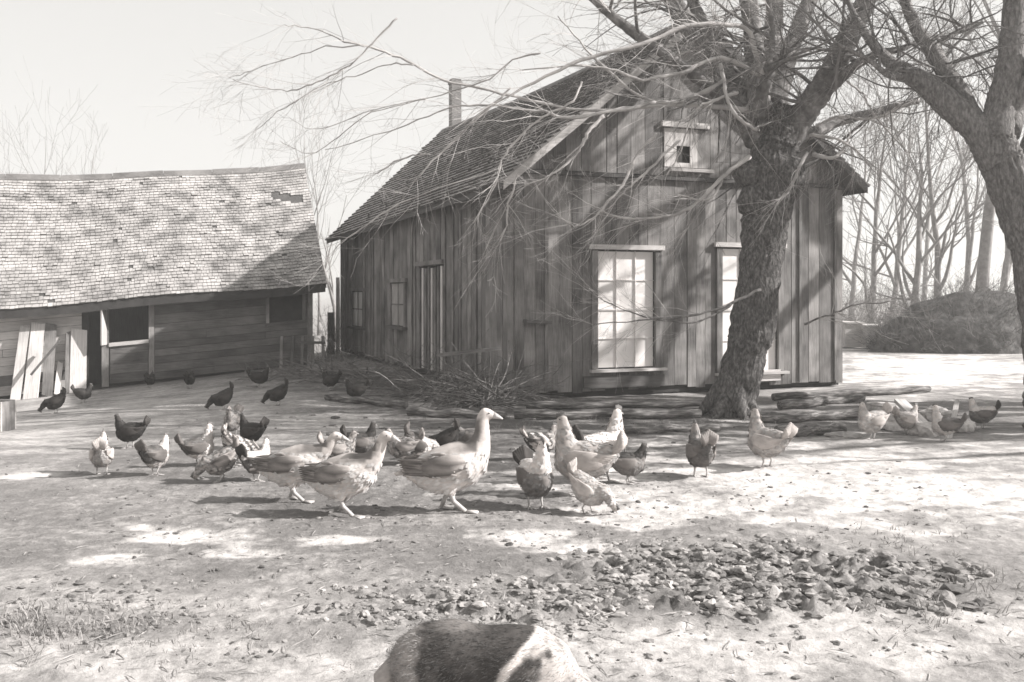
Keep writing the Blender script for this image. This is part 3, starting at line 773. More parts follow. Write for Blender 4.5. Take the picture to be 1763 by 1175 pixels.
for L_ in limbs:
    o, pth = bare_limb('limb', tree, L_, 'limb', .14, 28, .03, 10, 0, .012); limb_paths.append(pth)
# pale drooping branches in front of roof and gable
droops = [
 [(1312, 130, D0 - .3, 14), (1290, 60, D0 - .4, 12), (1262, 44, D0 - .5, 11), (1190, 44, D0 - .7, 11), (1105, 75, D0 - .9, 10), (1000, 106, D0 - 1, 9), (900, 150, D0 - 1.1, 6), (800, 215, D0 - 1.1, 3)],
 [(1308, 130, D0 - .2, 13), (1240, 101, D0 - .4, 11), (1172, 125, D0 - .6, 10), (1108, 137, D0 - .8, 8), (1050, 120, D0 - .9, 7), (1000, 113, D0 - 1, 5), (900, 120, D0 - 1, 3)],
 [(1245, 140, D0 - .3, 13), (1190, 168, D0 - .5, 12), (1128, 176, D0 - .7, 9), (1060, 135, D0 - .8, 7), (1008, 85, D0 - .9, 5), (960, 30, D0 - 1, 3)],
 [(1130, 177, D0 - .7, 10), (1050, 192, D0 - .8, 9), (985, 204, D0 - .9, 8), (905, 190, D0 - 1, 7), (845, 182, D0 - 1, 6), (780, 187, D0 - 1, 4), (700, 215, D0 - 1, 3), (560, 260, D0 - 1, 2)],
 [(1290, 190, D0, 14), (1180, 180, D0 - .3, 11), (1090, 186, D0 - .5, 9), (1000, 190, D0 - .6, 8), (900, 170, D0 - .8, 7), (840, 155, D0 - .9, 7), (765, 138, D0 - 1, 6.5), (700, 105, D0 - 1.1, 6), (640, 82, D0 - 1.2, 5), (590, 70, D0 - 1.2, 4), (540, 52, D0 - 1.2, 3), (488, 44, D0 - 1.3, 2)],
 [(628, 80, D0 - 1.2, 4), (560, 82, D0 - 1.2, 3), (490, 102, D0 - 1.2, 2.6), (430, 122, D0 - 1.2, 2), (395, 135, D0 - 1.2, 1.6)],
 [(684, 32, D0 - 1.3, 5), (640, 75, D0 - 1.3, 4.6), (600, 112, D0 - 1.3, 4), (545, 142, D0 - 1.3, 3.6), (500, 155, D0 - 1.3, 3), (460, 155, D0 - 1.3, 2.4), (400, 138, D0 - 1.3, 1.8)],
 [(715, 112, D0 - 1.1, 4), (670, 110, D0 - 1.1, 3.2), (610, 132, D0 - 1.1, 2.8), (540, 155, D0 - 1.1, 2.4), (490, 188, D0 - 1.1, 2), (445, 222, D0 - 1.1, 1.5)],
 [(930, 92, D0 - 1.2, 5), (880, 105, D0 - 1.2, 4), (830, 140, D0 - 1.2, 4), (740, 168, D0 - 1.2, 3), (650, 188, D0 - 1.2, 2.6), (550, 222, D0 - 1.2, 2), (500, 205, D0 - 1.2, 1.5)],
 [(730, 172, D0 - 1.1, 3), (640, 195, D0 - 1.1, 2.6), (570, 245, D0 - 1.1, 2.3), (528, 266, D0 - 1.1, 2.2), (480, 242, D0 - 1.1, 1.5)],
 [(1290, 270, D0 - .4, 13), (1250, 300, D0 - .6, 11), (1210, 340, D0 - .7, 9), (1165, 368, D0 - .8, 7), (1100, 377, D0 - .9, 6), (1050, 370, D0 - .9, 5), (1015, 352, D0 - .9, 3)],
 [(1245, 302, D0 - .6, 8), (1238, 325, D0 - .6, 6), (1215, 345, D0 - .7, 5), (1165, 335, D0 - .8, 3)],
 [(1130, 230, D0 - .7, 9), (1095, 270, D0 - .8, 8), (1075, 310, D0 - .9, 7), (1050, 345, D0 - 1, 6), (1020, 378, D0 - 1, 5), (990, 388, D0 - 1, 4), (960, 372, D0 - 1, 2.5)],
 [(1170, 240, D0 - .6, 8), (1120, 290, D0 - .7, 7), (1078, 325, D0 - .8, 5), (1058, 350, D0 - .9, 4)],
 [(1040, 200, D0 - .9, 9), (1012, 225, D0 - 1, 9), (1002, 250, D0 - 1, 9), (985, 275, D0 - 1, 6), (950, 300, D0 - 1.1, 4), (905, 318, D0 - 1.1, 3)],
 [(880, 150, D0 - 1.1, 6), (845, 185, D0 - 1.1, 6), (800, 225, D0 - 1.1, 6), (765, 256, D0 - 1.1, 5), (720, 310, D0 - 1.1, 3)],
 [(1000, 140, D0 - 1, 6), (985, 175, D0 - 1.1, 6), (940, 200, D0 - 1.1, 6), (905, 225, D0 - 1.1, 6), (870, 265, D0 - 1.1, 5), (848, 330, D0 - 1.1, 4), (815, 385, D0 - 1.1, 3)],
 [(890, 300, D0 - 1.1, 4), (876, 350, D0 - 1.1, 5), (870, 395, D0 - 1.1, 4), (850, 432, D0 - 1.1, 3)],
 [(740, 265, D0 - 1.1, 4), (700, 270, D0 - 1.1, 4), (650, 300, D0 - 1.1, 2.5)],
 [(860, 290, D0 - 1.1, 3), (690, 350, D0 - 1.1, 4), (620, 395, D0 - 1.1, 4), (580, 425, D0 - 1.1, 2.5)],
 [(1240, 110, D0 - .5, 11), (1250, 165, D0 - .7, 9), (1268, 200, D0 - .8, 9), (1300, 225, D0 - .6, 8)],
 [(1390, 262, D0 - .4, 9), (1375, 290, D0 - .5, 8), (1358, 325, D0 - .5, 6), (1340, 345, D0 - .5, 4)],
 [(1395, 232, D0, 10), (1440, 240, D0 - .2, 7), (1470, 258, D0 - .2, 6), (1500, 290, D0 - .2, 3)],
 [(1400, 265, D0, 12), (1430, 272, D0 - .2, 9), (1450, 260, D0 - .2, 8), (1462, 240, D0 - .2, 6)],
 [(1405, 215, D0 - .1, 7), (1450, 200, D0 - .3, 6), (1505, 205, D0 - .4, 6), (1580, 170, D0 - .4, 6)],
 [(1455, 140, D0 - .2, 6), (1485, 165, D0 - .3, 5), (1500, 195, D0 - .4, 6), (1560, 260, D0 - .4, 3)],
 [(1270, 160, D0 - .5, 10), (1225, 175, D0 - .8, 7), (1190, 200, D0 - .9, 5), (1172, 260, D0 - .9, 4), (1150, 300, D0 - .9, 3)],
 [(1310, 500, D0 - .35, 8), (1240, 530, D0 - .5, 7), (1180, 545, D0 - .6, 6), (1120, 550, D0 - .7, 4), (1020, 560, D0 - .8, 2)],
 [(1260, 525, D0 - .5, 6), (1190, 555, D0 - .6, 5), (1110, 545, D0 - .7, 4), (1030, 515, D0 - .8, 2)],
 [(1385, 560, D0 - .3, 7), (1430, 540, D0 - .5, 5), (1475, 525, D0 - .6, 4), (1540, 520, D0 - .6, 3)],
]
droop_paths = []
for L_ in droops:
    dark = L_[0][1] > 480; L_ = [(a, b_, D, wp * .66) for a, b_, D, wp in L_]
    o, pth = bare_limb('branch', tree, L_, 'limb' if dark else 'twig', 0.14, 7, 0.022, 5, .016); droop_paths.append(pth)
tw = MB()
random.seed(21)
for pi, pth in enumerate(droop_paths):
    n = len(pth)
    for _ in range(int(5 + n * 0.38)):
        k = random.randint(n // 5, n - 1); p, r = pth[k]
        k2 = min(k + 1, n - 1); d = (pth[k2][0] - pth[k2 - 1][0]).normalized()
        ax = Vector((random.gauss(-.2, 1), random.gauss(0, .8), random.gauss(0, 1))).normalized()
        grow(tw, p, d + ax * random.uniform(.4, 1.0), random.uniform(.4, 1.2), max(.0022, min(r * .5, .006)), 2, 0.12, 0.36, (1, 3), 0.0012, 3)
for pth in limb_paths:
    n = len(pth)
    for _ in range(20):
        k = random.randint(n // 4, n - 1); p, r = pth[k]
        ax = Vector((random.gauss(-.3, 1), random.gauss(-.1, .8), random.gauss(0.1, .8))).normalized()
        grow(tw, p, ax, random.uniform(.6, 1.8), random.uniform(.005, .011), 3, 0.25, 0.28, (2, 3), 0.0014, 3)
o = tw.build('twigs', 'twig', tree); o['kind'] = 'stuff'
bg_ = MB(); random.seed(91)
for pi, pth in enumerate(limb_paths):
    n = len(pth)
    for _ in range(6):
        k = random.randint(n // 5, int(n * .8)); p, r = pth[k]
        d = Vector((random.gauss(-.35, .8), random.gauss(-.2, .6), random.gauss(.15, .6)))
        grow(bg_, p, d, random.uniform(1.0, 2.2), random.uniform(.016, .034), 2, .15, .3, (2, 3), .003, 5, .5)
o = bg_.build('boughs', 'limb', tree, smooth=True); o['kind'] = 'stuff'

# big dark forked tree at the right edge
def gen_tree(root, base, height, r, mat_t, mat_w, seed, spread=0.5, nl=6, depth=3, lean=(0, 0), tw_len=0.5, minr=0.004, nside=5, first=0.3, twigs=True, wander=.25):
    random.seed(seed)
    pts, rad = [], []; q = Vector(base) + Vector((0, 0, -.1)); d = Vector((lean[0], lean[1], 1)).normalized(); n = 12
    for k in range(n + 1):
        pts.append(q.copy()); rad.append(max(r * 0.06, r * (1 - 0.9 * (k / n) ** 0.9)) * (1.3 if k == 0 else 1))
        d = (d + Vector((random.gauss(0, .07), random.gauss(0, .07), 0.02))).normalized(); q = q + d * height / n
    mt = MB(); mt.tube(pts, rad, 10, .12); mt.build('trunk', mat_t, root, smooth=True)
    mw = MB()
    for k in range(nl):
        i_ = int(n * (first + (1 - first) * (k + random.random() * .6) / nl)); i_ = min(i_, n - 1)
        an = random.uniform(0, 2 * math.pi)
        nd = Vector((math.cos(an) * spread, math.sin(an) * spread, random.uniform(.5, 1.0))).normalized()
        grow(mw, pts[i_], nd, height * random.uniform(.35, .6) * (1 - .4 * i_ / n), max(minr, rad[i_] * .6), depth, -0.25, wander, (2, 4), minr, nside, .6)
    o = mw.build('crown', mat_w, root); o['kind'] = 'stuff'
    return pts

D1 = 12.9
rt = thing('forked_tree', 'big dark forked bare tree at the right edge of the yard', 'tree')
bb = G(1800, 742); D1 = bb.y
o, pth = bare_limb('trunk', rt, [(1816, 752, D1, 96), (1808, 690, D1, 78), (1798, 580, D1, 66), (1780, 460, D1, 62), (1755, 360, D1, 66), (1727, 280, D1, 66), (1708, 220, D1, 50)], 'dark_bark', .14, 90, .02, 16, furrow=.035)
rl = [[(1722, 285, D1, 70), (1672, 215, D1 + .1, 60), (1620, 165, D1 + .2, 52), (1570, 132, D1 + .3, 38), (1525, 100, D1 + .4, 24), (1490, 60, D1 + .5, 15), (1462, 10, D1 + .6, 9), (1448, -50, D1 + .6, 4)],
      [(1690, 245, D1 + .1, 50), (1645, 150, D1 + .4, 40), (1600, 85, D1 + .6, 30), (1565, 30, D1 + .8, 22), (1545, -60, D1 + .9, 18)],
      [(1712, 240, D1, 66), (1732, 150, D1, 56), (1745, 60, D1, 46), (1742, -60, D1, 38), (1730, -200, D1, 28)],
      [(1735, 200, D1, 40), (1800, 90, D1 - .2, 34), (1880, -40, D1 - .4, 28), (1960, -200, D1 - .5, 18)],
      [(1570, 135, D1 + .3, 20), (1530, 128, D1 + .2, 14), (1490, 100, D1 + .1, 10), (1440, 75, D1, 6)],
      [(1735, 230, D1 + .2, 52), (1770, 60, D1 + 1.6, 40), (1790, -150, D1 + 2.8, 30), (1780, -330, D1 + 3.4, 20)],
      [(1750, 330, D1 + .2, 46), (1800, 180, D1 + 1.9, 38), (1850, 10, D1 + 3.2, 30), (1880, -200, D1 + 3.8, 20)],
      [(1600, 85, D1 + .6, 12), (1640, 60, D1 + .8, 10), (1690, 40, D1 + .9, 7)]]
tw = MB(); random.seed(5)
for L_ in rl:
    o, pth = bare_limb('limb', rt, [(a, b_, D, wp * .85) for a, b_, D, wp in L_], 'dark_bark', .12, 24, .03, 10, 0, .012)
    n = len(pth)
    for _ in range(12):
        k = random.randint(n // 4, n - 1); p, r = pth[k]
        ax = Vector((random.gauss(0, 1), random.gauss(0.1, .8), random.gauss(0.4, .8))).normalized()
        grow(tw, p, ax, random.uniform(.8, 2.2), random.uniform(.010, .022), 3, 0.1, 0.4, (2, 3), 0.0025, 4)
o = tw.build('twigs', 'dark_twig', rt); o['kind'] = 'stuff'

# trees beyond the yard, in view on the right and behind the roofs
far = [
 (1688, 33.5, 19.0, .25, 'tall straight grey tree trunk behind the forked tree', .30, 9),
 (1563, 33.0, 8.5, .16, 'bare many-stemmed tree standing above the dark mound', .05, 10),
 (1497, 36.0, 10.0, .14, 'slender bare tree just right of the house corner', .12, 8),
 (1612, 38.0, 11.0, .17, 'bare spreading tree beyond the mound, between two others', .15, 9),
 (1530, 45.0, 12.5, .16, 'distant bare tree between the house and the mound', .18, 10),
 (1655, 46.0, 13.0, .18, 'distant pale bare tree left of the straight trunk', .2, 9),
 (1725, 40.0, 12.0, .18, 'bare tree seen beyond the right-hand trunk', .18, 9),
 (1466, 52.0, 13.0, .16, 'thin far bare tree rising beside the house eave', .2, 8),
 (1590, 58.0, 14.0, .18, 'farthest bare tree over the mound', .2, 9),
 (578, 42.0, 9.5, .10, 'thin bare sapling showing between shed and house', .2, 8),
 (548, 55.0, 10.5, .09, 'faint bare tree over the right end of the shed ridge', .25, 7),
 (60, 50.0, 11.5, .09, 'faint bare tree behind the left half of the shed roof', .25, 7),
 (120, 56.0, 12.0, .09, 'fainter leaning bare tree right of its twin behind the shed roof', .25, 7),
 (14, 58.0, 11.5, .09, 'faint bare tree at the left edge above the shed', .25, 7)]
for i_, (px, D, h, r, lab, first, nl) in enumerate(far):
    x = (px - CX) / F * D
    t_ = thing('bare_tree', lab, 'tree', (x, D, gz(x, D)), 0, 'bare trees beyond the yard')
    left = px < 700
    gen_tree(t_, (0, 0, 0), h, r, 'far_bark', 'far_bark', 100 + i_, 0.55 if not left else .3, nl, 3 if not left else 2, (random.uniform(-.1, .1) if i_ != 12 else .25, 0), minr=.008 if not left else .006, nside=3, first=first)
# trees standing out of frame on the right: their shadows streak across the yard
for i_, (x, y, h, r, lab) in enumerate([(10.5, 11.6, 8.5, .26, 'bare tree standing right of the forked tree, outside the frame'), (13.5, 13.4, 9.5, .3, 'second bare tree to the right outside the frame'),
                                        (16.0, 12.4, 10.0, .34, 'third bare tree to the right outside the frame')]):
    t_ = thing('bare_tree', lab, 'tree', (x, y, 0), 0, 'bare trees right of the yard')
    gen_tree(t_, (0, 0, 0), h, r, 'dark_bark', 'dark_bark', 300 + i_, .7, 9, 3, (0, 0), minr=.012, nside=4, first=.2)

shade_tree = thing('bare_tree', 'unseen thick-limbed bare tree added outside the frame to shade the front wall', 'tree', (0, 0, 0), 0, 'bare trees right of the yard')  # added out of view; its limbs shape the diagonal shadows on the front wall
def wpath(ctrl, n_, rough=.1, name='limb'):
    pth = jitter_path(smooth_path([(Vector(c[:3]), c[3]) for c in ctrl], 6), .06); m_ = MB(); m_.tube([p for p, r in pth], [r for p, r in pth], n_, rough); m_.build(name, 'dark_bark', shade_tree, smooth=True); return pth
wpath([(9.6, 14.9, -.1, .42), (9.55, 14.95, .8, .34), (9.45, 15.1, 2.2, .31), (9.3, 15.3, 3.4, .28)], 20, .14, 'trunk')
def sunward(px, py, t_):
    s_ = fs(px); q = HOUSE_AT + Vector((.93, .368, 0)) * s_ + Vector((0, 0, fz(px, py))); return q + SUN_DIR * t_
shade = []
for ln_, rr in [([(925, 500), (985, 420), (1060, 340), (1120, 290)], .15), ([(1000, 475), (1080, 402), (1180, 345), (1260, 290)], .14), ([(900, 430), (935, 380), (985, 325), (1030, 270)], .10),
                ([(1000, 640), (1060, 590), (1140, 520), (1210, 470)], .06), ([(930, 660), (950, 560), (975, 470), (1010, 400)], .17), ([(1130, 640), (1160, 540), (1190, 420), (1215, 330)], .08), ([(1440, 450), (1400, 385), (1365, 320), (1340, 260)], .10)]:
    rr *= 1.45; pts_ = [sunward(a_, b_, 9.6) for a_, b_ in ln_]
    shade.append([(9.45, 15.1, 3.1, rr * 1.25), tuple(Vector((9.45, 15.1, 3.1)).lerp(pts_[0], .6)) + (rr * 1.1,)] + [tuple(p) + (rr * (1 - .18 * i_),) for i_, p in enumerate(pts_)])
mw = MB(); random.seed(55)
for c_ in shade:
    pth = wpath(c_, 12)
    for _ in range(3):
        k = random.randint(len(pth) // 3, len(pth) - 1); grow(mw, pth[k][0], Vector((random.gauss(0, .8), random.gauss(.3, .7), random.gauss(.5, .6))), random.uniform(1.0, 2.4), random.uniform(.02, .045), 2, 0, .35, (2, 3), .008, 4)
o = mw.build('twigs', 'dark_bark', shade_tree); o['kind'] = 'stuff'

# undergrowth far right and along the horizon
random.seed(9)
def shrub(name, label, c, wdt, dep, hgt, n, mat, r=.006, group=None):
    m_ = MB(); c = Vector(c)
    for _ in range(n):
        p = c + Vector((random.uniform(-1, 1) * wdt, random.uniform(-1, 1) * dep, -.03))
        p.z = gz(p.x, p.y) - .03
        d = Vector((random.gauss(0, .45), random.gauss(0, .35), 1))
        grow(m_, p, d, hgt * random.uniform(.5, 1.0), r, 2, 0.1, .35, (1, 3), r * .35, 3)
    o = m_.build(name, mat); tag(o, label, 'shrub', group); return o
for px, D, wd, hg, lab in [(1490, 33, .9, 2.6, 'bare shrub against the right corner of the house'), (1545, 35, 1.3, 2.2, 'low bare shrub above the left slope of the mound'),
                           (1640, 36, 1.6, 2.6, 'bare thicket behind the right half of the mound'), (1730, 34, 1.5, 3.0, 'tangled thicket beyond the mound at the right edge'), (1470, 44, 1.0, 3.4, 'far twiggy bush in the gap right of the house')]:
    shrub('bare_shrub', lab, ((px - CX) / F * D, D, 0), wd, .7, hg, 60, 'far_bark', .012, 'bare shrubs on the right')
o = shrub('bare_shrub', 'small weedy bush in the gap between shed and house', (-5.0, 27.6, 0), .5, .5, 1.6, 40, 'far_bark', .008)

# ================================================================== LOW OUTBUILDING, FENCE, BOXES (right background)
md = thing('brush_mound', 'low dark brush-covered mound behind the pale ground on the right', 'mound', ((1650 - CX) / F * 29, 29.0, 0))
bmx = bmesh.new(); bmesh.ops.create_icosphere(bmx, subdivisions=5, radius=1)
for v_ in bmx.verts:
    c = v_.co; n_ = 1 + .16 * mnoise.noise(c * 2 + Vector((3, 1, 2))) + .07 * mnoise.noise(c * 6) + .02 * mnoise.noise(c * 14)
    lift_ = 1.75 + .55 * c.x
    v_.co = Vector((c.x * 2.7 * n_, c.y * 1.4 * n_, max(-.1, c.z * lift_ * n_)))
me = bpy.data.meshes.new('earth'); bmx.to_mesh(me); bmx.free(); me.materials.append(M['mound']); me.polygons.foreach_set('use_smooth', np.ones(len(me.polygons), bool)); obj('earth', me, md)
mt = MB(); random.seed(66)
for _ in range(1300):
    v_ = me.vertices[random.randrange(len(me.vertices))]
    if v_.co.z < .05: continue
    grow(mt, v_.co.copy(), v_.normal + Vector((random.gauss(0, .5), random.gauss(0, .5), random.uniform(.2, .9))), random.uniform(.25, .7), .010, 1, .2, .5, (1, 3), .004, 3)
o = mt.build('brush', 'dark_twig', md); o['kind'] = 'stuff'

def pale_box(label, px0, px1, py0, py1):
    g = G((px0 + px1) / 2, py1); D = g.y; wv = (px1 - px0) / F * D; hv = (py1 - py0) / F * D
    t_ = thing('white_box', label, 'box', (g.x, D + .3, g.z), R(6), 'white boxes beside the house')
    for sx, sy, a, c in ((0, -1, wv, .03), (0, 1, wv, .03)): part_box('side', (0, sy * .3, hv / 2), (a, c, hv - .06), 'pale_x', t_)
    for sx in (-1, 1): part_box('side', (sx * (wv / 2 - .016), 0, hv / 2), (.03, .565, hv - .06), 'pale_x', t_)
    part_box('lid', (0, 0, hv), (wv + .06, .72, .05), 'pale_x', t_, (R(2), R(1), 0))
pale_box('whitewashed wooden box nearest the house corner', 1452, 1484, 556, 600)
pale_box('whitewashed wooden box right of its twin, before the dark mound', 1488, 1518, 561, 601)

# ================================================================== LOGS, CHUNKS, BRUSH, LEANING BOARDS
def log(label, pa, pb, r, name='log', zoff=0.0):
    a, b_ = G(*pa), G(*pb); a.z += r * .92 + zoff; b_.z += r * .92 + zoff
    mid = (a + b_) / 2; L = (b_ - a).length
    m_ = MB(); n = 14
    pts = [Vector((-L / 2 + L * k / n, .03 * math.sin(k * .7 + L), .02 * math.sin(k * 1.1))) for k in range(n + 1)]
    m_.tube(pts, [r * (1 - .12 * k / n) for k in range(n + 1)], 12, .10)
    o = m_.build(name, 'log', None, smooth=True); o.location = mid
    d = b_ - a; o.rotation_euler = d.to_track_quat('X', 'Z').to_euler()
    e = MB(); e.tube([Vector((L / 2 - .002, .03 * math.sin(14 * .7 + L), .02 * math.sin(15.4))), Vector((L / 2 + .012, .03 * math.sin(14 * .7 + L), .02 * math.sin(15.4)))], [r * .8, r * .78], 12)
    e.build('cut_end', 'log_end', o)
    tag(o, label, 'log', 'weathered logs lying before the house'); return o
random.seed(14)
log('topmost pale weathered log right of the tree base, ending beside the chunk heap', (1345, 706), (1482, 692), .07)
log('thick pale log just below the topmost one, its cut end at the right', (1300, 730), (1484, 722), .075)
log('shorter nearest log on the right of the tree, behind the white hen', (1340, 752), (1450, 748), .07)
log('long dark log lying close under the tall window', (905, 706), (1225, 702), .06)
log('second dark log below the tall window, nearer the hens', (885, 722), (1205, 720), .065)
log('thin dark pole on the ground between the hens and the dark logs', (1060, 748), (1235, 744), .055)
log('slim grey pole lying in front of the corner of the house', (700, 716), (870, 722), .06)
log('short weathered pole on the ground left of the house corner', (560, 690), (700, 704), .06)
log('long beam lying along the foot of the front wall on the right', (1330, 690), (1600, 676), .06)

def chunk(label, px, py, sx, sy, szz, mat='stone', name='stone', grp='pale rubble heaped at the right', rz=0):
    g = G(px, py); bm = bmesh.new(); bmesh.ops.create_icosphere(bm, subdivisions=3, radius=1)
    sd = Vector((px * .13, py * .37, 1.7))
    for v_ in bm.verts:
        n_ = mnoise.noise(v_.co * 1.2 + sd) * .6 + mnoise.noise(v_.co * 3 + sd) * .3 + mnoise.noise(v_.co * 7 + sd) * .1
        c = v_.co * (1 + n_); c = Vector([math.copysign(abs(q) ** .75, q) for q in c])
        v_.co = Vector((c.x * sx, c.y * sy, max(c.z * szz, -szz * .55)))
    me = bpy.data.meshes.new(name); bm.to_mesh(me); bm.free(); me.materials.append(M[mat])
    o = obj(name, me); g.z += szz * .5; o.location = g; o.rotation_euler = (0, 0, rz); tag(o, label, 'stone', grp); return o
CH = [('low pale flat slab before the cut ends of the logs', 1452, 752, .20, .14, .055),
          ('wide pale flat stone on top row right of the logs', 1530, 708, .34, .2, .13),
          ('slanting pale block in the middle of the rubble heap', 1540, 738, .16, .2, .2),
          ('dark-sided stone at the right of the slanting block', 1590, 748, .18, .18, .16),
          ('round grey stone behind the white-breasted hen', 1612, 722, .2, .2, .17),
          ('grey stone at the right end of the rubble', 1652, 742, .14, .15, .18)]
for a in CH: chunk(a[0], a[1], a[2], a[3] * .95, a[4], a[5] * .62, rz=random.uniform(0, 3))
def slab(label, pa, pb, wd, th, mat, name, cat, grp=None, up=0):
    a, b_ = pa, pb; mid = (a + b_) / 2; L = (b_ - a).length
    m_ = MB(); m_.box((0, 0, 0), (L, wd, th)); 
    m_.v = [(x + random.uniform(-.02, .02), y + random.uniform(-.006, .006), z) for x, y, z in m_.v]
    o = m_.build(name, mat); o.location = mid + Vector((0, 0, up)); o.rotation_euler = (b_ - a).to_track_quat('X', 'Z').to_euler()
    tag(o, label, cat, grp); return o
slab('white plank slanting down across the rubble heap', P(1548, 690, 13.3), P(1600, 742, 12.6), .16, .05, 'pale_x', 'plank', 'plank')
slab('thin white stake leaning in the rubble at the right of the rubble', P(1648, 690, 12.9), P(1634, 757, 11.6), .06, .04, 'pale_x', 'stake', 'stake')

# leaning boards at the shed front
def lean_board(label, pxb, pyb, pxt, pyt, wpx, mat='pale_v'):
    u_ = 0.0
    for _ in range(30): q = SHED_AT + SU * u_ - SV * .45; u_ += ((q.x / q.y * F + CX) - pxb) * q.y / F     # foot of the board, half a metre from the wall
    g = SHED_AT + SU * u_ - SV * .45; g.z = gz(g.x, g.y); D = g.y; wv = wpx * D / F
    hh = (684 - pyt) * D / F; tp = g + SV * .37 + Vector(((pxt - pxb) * D / F, 0, hh))
    d = tp - g; L = d.length; m_ = MB(); m_.box((0, 0, 0), (wv, .035, L))
    m_.v = [(x + random.uniform(-.012, .012), y, z + random.uniform(-.05, .05)) for x, y, z in m_.v]
    o = m_.build('leaning_board', mat); zx = d.normalized(); yx = zx.cross(Vector((.93, .368, 0))).normalized(); xx = yx.cross(zx)
    o.matrix_world = Matrix.Translation((g + tp) / 2 + Vector((0, 0, .0))) @ Matrix((xx, yx, zx)).transposed().to_4x4()
    tag(o, label, 'board', 'boards leaning on the shed'); return o
random.seed(31)
lean_board('narrow pale board leaning on the shed, leftmost of the row', 26, 684, 40, 558, 15)
lean_board('wide pale board leaning beside the leftmost one', 52, 684, 63, 556, 22)
lean_board('greyer board leaning on the shed, third from the left', 80, 682, 86, 560, 17, 'plank_v')
lean_board('short pale board standing under the slanting stick', 97, 682, 101, 630, 9)
lean_board('wide pale board leaning nearest the open shed door', 134, 682, 134, 575, 26)
lean_board('grey narrow board beside the board nearest the door', 116, 682, 115, 580, 8, 'plank_v')
a = SHED_AT + SU * 6.5 - SV * .55; a.z = gz(a.x, a.y); slab('dark stick slanting between the leaning boards', Vector((a.x, a.y - .1, a.z + .55)), Vector((a.x + .55, a.y + .18, a.z + 1.35)), .07, .05, 'dark_wood', 'stick', 'stick')
a = SHED_AT + SU * 7.75 - SV * .6; a.z = gz(a.x, a.y); slab('dark board slanting in from the left edge of the photo', Vector((a.x, a.y, a.z + .02)), Vector((a.x + .42, a.y + .25, a.z + 1.6)), .2, .04, 'dark_wood', 'slanting_board', 'board')
# pale trough cut by the left edge
g = G(-8, 742); tr = thing('wooden_trough', 'pale wooden trough end cut off by the left edge', 'trough', g, R(-4))
part_box('side', (-.25, -.16, .2), (.86, .03, .4), 'pale_x', tr); part_box('side', (-.25, .16, .2), (.86, .03, .4), 'pale_x', tr)
part_box('end', (.165, 0, .2), (.03, .288, .39), 'plank_v', tr); part_box('end', (-.665, 0, .2), (.03, .288, .39), 'plank_v', tr); part_box('floor', (-.25, 0, .06), (.79, .286, .03), 'plank_x', tr)
# posts between shed and house
for px, py0, py1, r, mat, lab in [(569, 538, 612, .12, 'dark_wood', 'dark thick post in the gap between shed and house'), (581, 478, 608, .07, 'pale_v', 'tall whitish pole in the gap beside the dark post')]:
    D = 29.5; x = (px - CX) / F * D; m_ = MB(); zt = CAMH - (py0 - HZ) / F * D; z0 = gz(x, D)
    m_.tube([Vector((0, 0, -.1)), Vector((.01, 0, (zt - z0) / 2)), Vector((0, 0.01, zt - z0))], [r, r * .95, r * .85], 9, .08)
    o = m_.build('post', mat, None, True); o.location = (x, D, z0); tag(o, lab, 'post')
# low fence stub before the shed's right end
lf = thing('low_fence', 'low broken picket fence before the right end of the shed', 'fence', (0, 0, 0))
for k, px in enumerate((484, 503, 520, 538, 556)):
    D = 24.2 + k * .12; x = (px - CX) / F * D; z0 = gz(x, D)
    part_box('picket', (x, D, z0 + .38), (.07, .05, .9 - .05 * k), 'plank_v', lf, (0, R(random.uniform(-4, 4)), 0))
a, c = (484 - CX) / F * 24.2, (556 - CX) / F * 24.68
part_box('rail', ((a + c) / 2, 24.40, gz((a + c) / 2, 24.4) + .62), (c - a + .2, .04, .07), 'plank_x', lf, (0, R(2), HA * .8))

# brush piles
def brush(label, spots, n, lmin, lmax, rr, mat):
    m_ = MB()
    for _ in range(n):
        (px, py, sp) = random.choice(spots); g = G(px + random.gauss(0, sp), py + random.gauss(0, 5))
        an = random.uniform(0, 2 * math.pi); d = Vector((math.cos(an), math.sin(an) * .6, random.uniform(-.05, .75)))
        g.z += random.uniform(0.01, .12)
        grow(m_, g, d, random.uniform(lmin, lmax), random.uniform(rr * .5, rr), 1, .5, .35, (1, 3), .003, 4)
    o = m_.build('brush_pile', mat); o['kind'] = 'stuff'; o['label'] = label; return o
random.seed(44)
brush('tangle of dead branches heaped against the side wall near the corner', [(800, 692, 32), (845, 697, 24), (760, 682, 30)], 280, .5, 1.5, .018, 'limb')
brush('heap of dark brush at the far end of the side wall', [(570, 652, 22), (610, 662, 24), (650, 668, 26)], 110, .4, 1.2, .018, 'dark_twig')
brush('scatter of dark twigs before the right end of the shed', [(450, 655, 22), (510, 650, 20)], 60, .3, .8, .014, 'dark_twig')
slab('pale pole propped across the brush by the side wall', P(752, 612, 15.0), P(862, 600, 15.1), .06, .05, 'plank_x', 'pole', 'pole')

